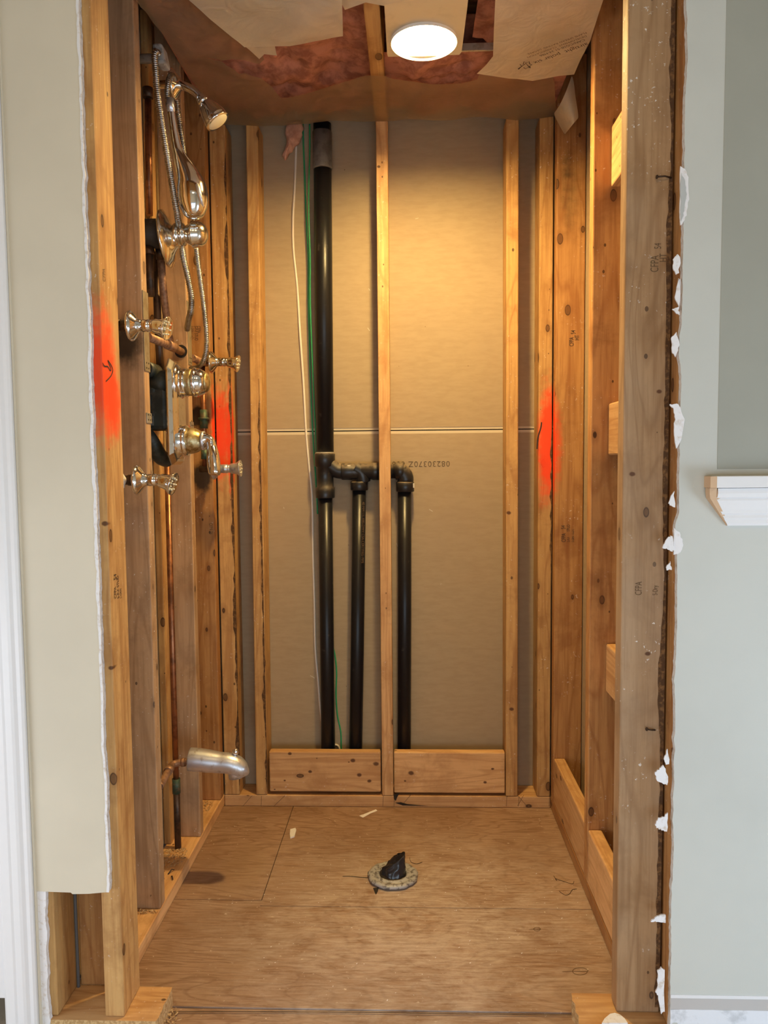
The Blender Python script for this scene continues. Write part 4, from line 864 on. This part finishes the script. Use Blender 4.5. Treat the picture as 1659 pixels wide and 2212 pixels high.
q0 = U(345, 1700, 'Y', 1.85); q1 = U(362, 1668, 'Y', 1.93); q2 = U(372, 1652, 'Y', 1.98); q3 = U(392, 1647, 'Y', sy); q4 = U(412, 1645, 'Y', sy)
b = MB(); b.tube(smooth_pts([q0, q1, q2, q3, q4], 6), .0092, 18); b.tube([q1, q1.lerp(q2, .5)], .0115, 18); b.tube([q3, q3.lerp(q4, .4)], .0115, 18); b.build('supply_elbow', M_COPL, sp)
# ------------------------------------------------------------------ floor drain
dc = Vector((-.055, 2.005, 0))
dr = empty('floor_drain', dc, 'grimy round drain flange in the plywood floor', 'drain')
b = MB(); b.lathe(dc, (0, 0, 1), [(0, .060), (.004, .067), (.010, .068), (.0125, .062), (.013, .056), (.010, .050), (.0135, .046), (.015, .040), (.010, .036), (.004, .036)], 60, wob=lambda a, t: 1+.018*math.sin(9*a)+.012*math.sin(17*a+1)); b.build('flange', M_FLANGE, dr)
b = MB(); b.lathe(dc+Vector((0, 0, .001)), (0, 0, 1), [(0, .0362), (.012, .0362)], 30); b.build('throat', M_DARK, dr)
b = MB(); rows = []; nn = 36
pk = U(873, 1846, 'Y', 2.005)
for k in range(12):
    t = k/11; ring = []
    for i in range(nn):
        a = 2*math.pi*i/nn; x = math.cos(a); y = math.sin(a)
        zt_ = .020+.040*max(0, x*.62+.50)**.8
        r = .0345*(1-.12*t); cx = .003*t
        squ = 1-.35*t
        ring.append(dc+Vector((cx+r*x+.010*t*max(0, x)*0, r*y*squ, .006+zt_*t)))
    rows.append(ring)
for s_ in (.6, .25, .02):
    ring = []
    for i in range(nn):
        p = rows[11][i]; c = dc+Vector((.012, 0, .052)); ring.append(c+(p-c)*s_+Vector((0, 0, -.006*(1-s_))))
    rows.append(ring)
b.rings(rows)
for v in b.bm.verts: v.co += Vector([noise.noise(v.co*85+Vector((i*5, 0, 0))) for i in range(3)])*.0045
tag(b.build('plastic_bag', M_BAGB), 'black plastic bag stuffed into the floor drain, peaked at right', 'plastic bag')
# crack beside drain and black gunk
fl = bpy.data.objects['floor']
def floorpatch(pix, mat, name, label, cat, h=.0012):
    P = [U(x, y, 'Z', h) for x, y in pix]; b = MB(); b.prism(P, (0, 0, -h+.0001)); return tag(b.build(name, mat), label, cat)
ribbon([(740, 1893), (760, 1893), (778, 1895), (795, 1896)], 'Z', .0004, .003, M_DARK, fl, 'crack', 0, 4)
ribbon([(300, 2186), (500, 2185), (800, 2187), (1000, 2190), (1240, 2193)], 'Z', .0004, .0018, M_DARK, fl, 'crack', 0, 4)
floorpatch([(806, 1918), (818, 1917), (816, 1925), (812, 1932), (809, 1926)], M_DARK, 'tar_blob', 'small black gob in front of the drain flange', 'tar')
floorpatch([(627, 1791), (638, 1788), (640, 1792), (636, 1806), (627, 1809), (626, 1800)], M_TORN, 'plaster_chip', 'white torn paper chip on the floor near the back left', 'plaster chip', .004)
floorpatch([(776, 1762), (790, 1757), (812, 1748), (815, 1751), (800, 1757), (784, 1766)], M_TORN, 'plaster_smear', 'thin white smear on the floor below the middle stud', 'plaster smear', .0008)
# hairs
for px in ([(1196, 1892), (1203, 1902), (1200, 1898), (1215, 1903), (1236, 1909), (1240, 1903)], [(1208, 1925), (1220, 1933), (1230, 1931), (1236, 1922), (1246, 1920)], [(885, 1852), (888, 1862), (900, 1866), (912, 1862)]):
    P = smooth_pts([U(x, y, 'Z', .0012) for x, y in px], 6); b = MB(); b.tube(P, .0006, 6); o = tag(b.build('hair_strand', M_RUST), 'fine dark hair lying on the plywood floor', 'hair', 'hairs on the floor')
hl = [o for o in bpy.data.objects if o.name.startswith('hair_strand')]
for o, l in zip(hl, ('hair on the floor, the upper of two near the right plate', 'hair on the floor, the lower of two near the right plate', 'short curled hair just right of the drain flange')): o['label'] = l; del o['group']
# knots drawn out on the front sheet
for cx, cy, rx, ry in ((1253, 2098, 16, 8), (1160, 2007, 7, 4)):
    ribbon([(cx+rx*math.cos(t), cy+ry*math.sin(t)) for t in [i*math.pi/6 for i in range(13)]]+[(cx-rx, cy), (cx-rx*2.4, cy+1)], 'Z', .0004, .0016, M_INKF, fl, 'knot', 0, 3)
# sawdust
def chips(name, poly_c, rx, ry, z, n, label, h=.006, seed=0, big=1.):
    b = MB(); rnd = random.Random(seed)
    for i in range(n):
        a = rnd.uniform(0, 6.283); q = math.sqrt(rnd.random()); x = poly_c[0]+rx*q*math.cos(a); y = poly_c[1]+ry*q*math.sin(a)
        zz_ = z+h*(1-q)*rnd.random(); L = rnd.uniform(.0010, .0032)*big; th = rnd.uniform(0, 6.283); dx, dy = math.cos(th)*L, math.sin(th)*L; wx, wy = -dy*.4, dx*.4; k = rnd.uniform(0, .0015)
        vs = [b.bm.verts.new(p) for p in ((x-dx-wx, y-dy-wy, zz_), (x+dx-wx, y+dy-wy, zz_+k), (x+dx+wx, y+dy+wy, zz_+k+.0006), (x-dx+wx, y-dy+wy, zz_+.0006))]; b.bm.faces.new(vs)
    o = tag(b.build(name, M_SAW, norm=False), label, 'sawdust'); o['kind'] = 'stuff'; return o
chips('sawdust', (-.668, 2.03), .040, .055, .0392, 420, 'sawdust heap around the foot of the copper riser', .010, 1)
chips('sawdust', (-.660, 1.772), .038, .009, .0392, 160, 'thin line of sawdust in front of the second stud', .008, 2, .8)
chips('sawdust', (-.665, 2.34), .030, .040, .0392, 160, 'sawdust on the plate beside the left corner stud', .006, 3)
chips('plaster_crumbs', (.0, 1.85), .50, .33, .0006, 260, 'white plaster crumbs scattered over the plywood floor', .0, 5, .55)
bpy.data.objects['plaster_crumbs'].data.materials[0] = M_TORN; bpy.data.objects['plaster_crumbs']['category'] = 'plaster crumbs'
chips('sawdust', (-.500, 1.462), .016, .04, .0006, 140, 'sawdust beside the sawn end of the left sill stub', .008, 6)
# dark debris on the left plate
b = MB()
for i in range(6):
    p = Vector((-.70+.012*i, 1.935+.006*math.sin(i*2), .0392)); b.tube([p, p+Vector((.006, .012*(-1)**i, .007)), p+Vector((.010, .02*(-1)**i, .002))], .0016, 6)
tag(b.build('bent_staples', M_RUST), 'few dark bent staples on the left bottom plate', 'staples')
# tape at bottom left
b = MB(); b.box(-.795, -.62, 1.388, 1.4065, -.0055, -.003); b.box(-.70, -.64, 1.380, 1.400, -.004, -.002); tag(b.build('masking_tape', M_GREEN), 'strip of green masking tape on the floor below the casing', 'tape')
# ------------------------------------------------------------------ ceiling: joists, insulation, light, film
stud('ceiling_joist', -.1015, -.0635, 1.40, YB-.001, CZ+.001, CZ+.18, W['studz' if 0 else 'study'], 'ceiling joist running front to back left of the light', 'joist')
def batt(x0, x1, y0, y1, z, amp, label, seed, nx=46, ny=70):
    b = MB(); g = []
    for j in range(ny+1):
        row = []
        for i in range(nx+1):
            x = x0+(x1-x0)*i/nx; y = y0+(y1-y0)*j/ny
            e = min(i, nx-i)/nx*6; e = min(1, e)
            h = noise.fractal(Vector((x*9, y*8, seed)), .9, 2.1, 5)*amp+abs(noise.noise(Vector((x*22+2*y, y*17, seed+3))))*amp*.7
            row.append(b.bm.verts.new((x, y, z-h*e)))
        g.append(row)
    fs = []
    for j in range(ny):
        for i in range(nx): fs.append(b.bm.faces.new((g[j][i], g[j+1][i], g[j+1][i+1], g[j][i+1])))
    tp = [[b.bm.verts.new((x, y, z+.09)) for x in (x0, x1)] for y in (y0, y1)]
    b.bm.faces.new((tp[0][0], tp[0][1], tp[1][1], tp[1][0]))
    b._tag(fs, True); return tag(b.build('insulation_batt', M_PINK, norm=False), label, 'insulation')
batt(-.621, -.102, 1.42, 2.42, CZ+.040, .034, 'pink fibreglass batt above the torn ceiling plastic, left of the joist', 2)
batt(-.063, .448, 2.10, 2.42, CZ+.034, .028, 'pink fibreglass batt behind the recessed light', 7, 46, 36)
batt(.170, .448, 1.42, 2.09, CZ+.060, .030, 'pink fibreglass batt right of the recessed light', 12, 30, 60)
lc = U(915, 92, 'Z', 2.160)
LX, LY = lc.x+.001, lc.y
rl = empty('recessed_light', (LX, LY, 2.17), 'lit recessed ceiling light in a tin housing', 'ceiling light')
b = MB()
# tin plate with a round hole
x0, x1, y0, y1 = -.052, .137, 1.52, 2.030; zt = 2.164; nn = 48; R_ = .080
inn = [(LX+R_*math.cos(2*math.pi*i/nn), LY+R_*math.sin(2*math.pi*i/nn)) for i in range(nn)]
out = []
for i in range(nn):
    a = 2*math.pi*i/nn; c_, s_ = math.cos(a), math.sin(a)
    t = min([v for v in ((x1-LX)/c_ if c_ > 1e-6 else 9, (x0-LX)/c_ if c_ < -1e-6 else 9, (y1-LY)/s_ if s_ > 1e-6 else 9, (y0-LY)/s_ if s_ < -1e-6 else 9)])
    out.append((LX+c_*t, LY+s_*t))
b.rings([[(x, y, zt) for x, y in inn], [(x, y, zt) for x, y in out], [(x, y, zt+.12) for x, y in out]], caps=False, smooth=False)
b.build('tin_plate', M_TIN, rl, norm=False)
b = MB(); prof = [(-.000, .0805), (.0, .0825), (.05, .0825), (.115, .0825), (.115, .001)]
b.lathe((LX, LY, 2.157), (0, 0, 1), [(.112, .0825), (0, .0825), (0, .0805), (.110, .0805), (.1105, .001)], 56, caps=False); b.build('can', M_CANW, rl, norm=False)
b = MB(); b.lathe((LX, LY, 2.2), (0, 0, 1), [(-.030, .002), (-.027, .018), (-.018, .033), (-.004, .043), (.010, .0455), (.022, .041), (.034, .028), (.05, .018)], 40); b.build('bulb', M_BULB, rl)
b = MB(); b.lathe((LX, LY, 2.24), (0, 0, 1), [(0, .02), (.02, .02), (.021, .01)], 24); b.build('socket', M_CREAM, rl)
b = MB(); b.box(.138, .36, 2.026, 2.032, 2.172, 2.190); b.build('hanger_bar', M_GALV, rl)
b = MB()
for sgn in (-1, 1):
    b.box(LX+sgn*.066-.0015, LX+sgn*.066+.0015, LY+.035, LY+.036, 2.166, 2.178)
b.build('slot', M_DARK, rl)
# film: grid patches, sagging and wrinkled
def film_patch(pix, z, label, mat, amp=.006, seed=0, zfn=None, k=3, jag_=0., name='plastic_sheet', off=0):
    P = [U(x, y, 'Z', z) for x, y in pix]
    b = MB(); Q = []
    for i, p in enumerate(P):
        q = P[(i+1) % len(P)]; m = max(1, int((q-p).length/.02))
        for t in range(m):
            r = p.lerp(q, t/m)
            if jag_: r += Vector((random.uniform(-1, 1), random.uniform(-1, 1), 0))*jag_
            Q.append(r)
    f = b.bm.faces.new([b.bm.verts.new(q) for q in Q])
    bmesh.ops.triangulate(b.bm, faces=[f])
    for _ in range(5):
        el = [e for e in b.bm.edges if e.calc_length() > .03]
        if not el: break
        bmesh.ops.subdivide_edges(b.bm, edges=el, cuts=1); bmesh.ops.triangulate(b.bm, faces=[f for f in b.bm.faces if len(f.verts) > 3])
    bmesh.ops.beautify_fill(b.bm, faces=b.bm.faces[:], edges=b.bm.edges[:])
    for v in b.bm.verts:
        c = v.co; v.co.z += noise.noise(Vector((c.x*7+c.y*5, c.y*3.5-c.x*2, seed)))*amp+noise.noise(Vector((c.x*26, c.y*15, seed+4)))*amp*.16
        if zfn: v.co.z += zfn(c.x, c.y)
    for f in b.bm.faces: f.smooth = True
    return tag(b.build(name, mat, norm=False), label, 'plastic sheet')
FZ = 2.1735
film_patch([(120, -260), (297, 0), (480, 271), (640, 268), (812, 262), (1010, 256), (1204, 252), (1196, 165), (1035, 161), (1030, 172), (1000, 181), (930, 180), (850, 170), (830, 162), (790, 164), (700, 190), (625, 211), (606, 210), (598, 200), (585, 185), (565, 168), (545, 164), (530, 158), (515, 160), (505, 150), (490, 142), (478, 128), (462, 124), (445, 119), (470, 123), (480, 128), (500, 128), (515, 131), (530, 133), (545, 137), (560, 139), (571, 130), (565, 110), (640, 40), (660, -100), (640, -260)], FZ, 'torn clear vapour barrier stapled across the back and left of the ceiling', M_FILM, .010, 1, jag_=.0016, name='vapour_barrier')
# hanging sheets
film_patch([(330, -90), (408, 0), (455, 45), (500, 82), (528, 100), (560, 98), (600, 95), (650, 92), (700, 88), (741, 83), (740, 40), (739, 0), (737, -90)], 2.140, 'cream flap of doubled plastic drooping in front of the pink insulation', M_FILM2, .012, 3, name='plastic_flap')
film_patch([(480, 60), (560, 128), (571, 118), (598, 120), (592, 92), (560, 60)], 2.150, 'small folded corner of plastic behind the cream flap', M_FILM2, .004, 6, name='plastic_flap')
film_patch([(700, -60), (745, 22), (790, 5), (830, 12), (860, 6), (894, 0), (890, -60)], 2.150, 'strip of plastic at the top edge left of the light', M_FILM2, .003, 6, name='plastic_flap')
rs = film_patch([(1074, -90), (1070, 0), (1067, 60), (1065, 120), (1050, 140), (1030, 160), (1060, 162), (1100, 170), (1150, 176), (1205, 168), (1240, 166), (1258, 125), (1275, 88), (1290, 40), (1303, 0), (1330, -90)], 2.150, 'cream plastic sheet printed with upside-down lettering, right of the light', M_FILM2, .012, 9, name='plastic_flap')
# drooping corner tongue
b = MB(); rows = []
pp = [((1196, 245), (1215, 225), (1236, 160)), ((1200, 255), (1222, 235), (1241, 185)), ((1205, 264), (1228, 245), (1243, 210)), ((1212, 278), (1232, 256), (1247, 232)), ((1220, 291), (1234, 272), (1250, 254))]
tone = empty('tmp', (0, 0, 0), 'x', 'x'); bpy.data.objects.remove(tone)
g = []
for r, tri in enumerate(pp):
    row = []
    for i in range(13):
        u = i/12; x = (1-u)**2*tri[0][0]+2*u*(1-u)*tri[1][0]+u*u*tri[2][0]; y = (1-u)**2*tri[0][1]+2*u*(1-u)*tri[1][1]+u*u*tri[2][1]
        row.append(b.bm.verts.new(U(x, y, 'Y', 2.37-.05*math.sin(u*math.pi)-.10*u)))
    g.append(row)
for a_, c_ in zip(g, g[1:]):
    for i in range(12): f = b.bm.faces.new((a_[i], a_[i+1], c_[i+1], c_[i])); f.smooth = True
o = tag(b.build('plastic_flap', M_FILM2, norm=False), 'tongue of plastic hanging from the right rear ceiling corner', 'plastic sheet')
m_ = o.modifiers.new('s', 'SUBSURF'); m_.levels = m_.render_levels = 2
# lettering on the right sheet
pe = U(1122, 146, 'Z', 2.146); ps = U(1272, 92, 'Z', 2.146); eu = (pe-ps).normalized(); ev = Vector((eu.y, -eu.x, 0)).normalized()
ev = Vector((0, 0, -1)).cross(eu); ev = -ev if ev.y < 0 else ev
def onf(px, py): return U(px, py, 'Z', 2.1405)
text('airtight  polar six', .021, onf(1268, 92), eu, ev, M_INK, rs, 'printed_line')
text('CAN/CGSB-51.34-M86', .0125, onf(1262, 84), eu, ev, M_INK, rs, 'printed_line')
text('DEVELOPMENT  CLASSIFICATION', .0105, onf(1266, 76), eu, ev, M_INKF, rs, 'printed_line')
text('FLAME SPREAD RATING  DEGREE', .0105, onf(1266, 69), eu, ev, M_INKF, rs, 'printed_line')
leaf = [(1120, 150), (1127, 143), (1123, 139), (1130, 139), (1132, 133), (1137, 136), (1143, 133), (1144, 138), (1149, 140), (1144, 143), (1146, 147), (1140, 146), (1136, 149), (1131, 146)]
ribbon(leaf, 'Z', 2.1405, .0022, M_INK, rs, 'leaf_emblem', 0, 1)
ribbon([(1119, 149), (1136, 137), (1144, 146)], 'Z', 2.1405, .003, M_INK, rs, 'leaf_emblem', 0, 1)
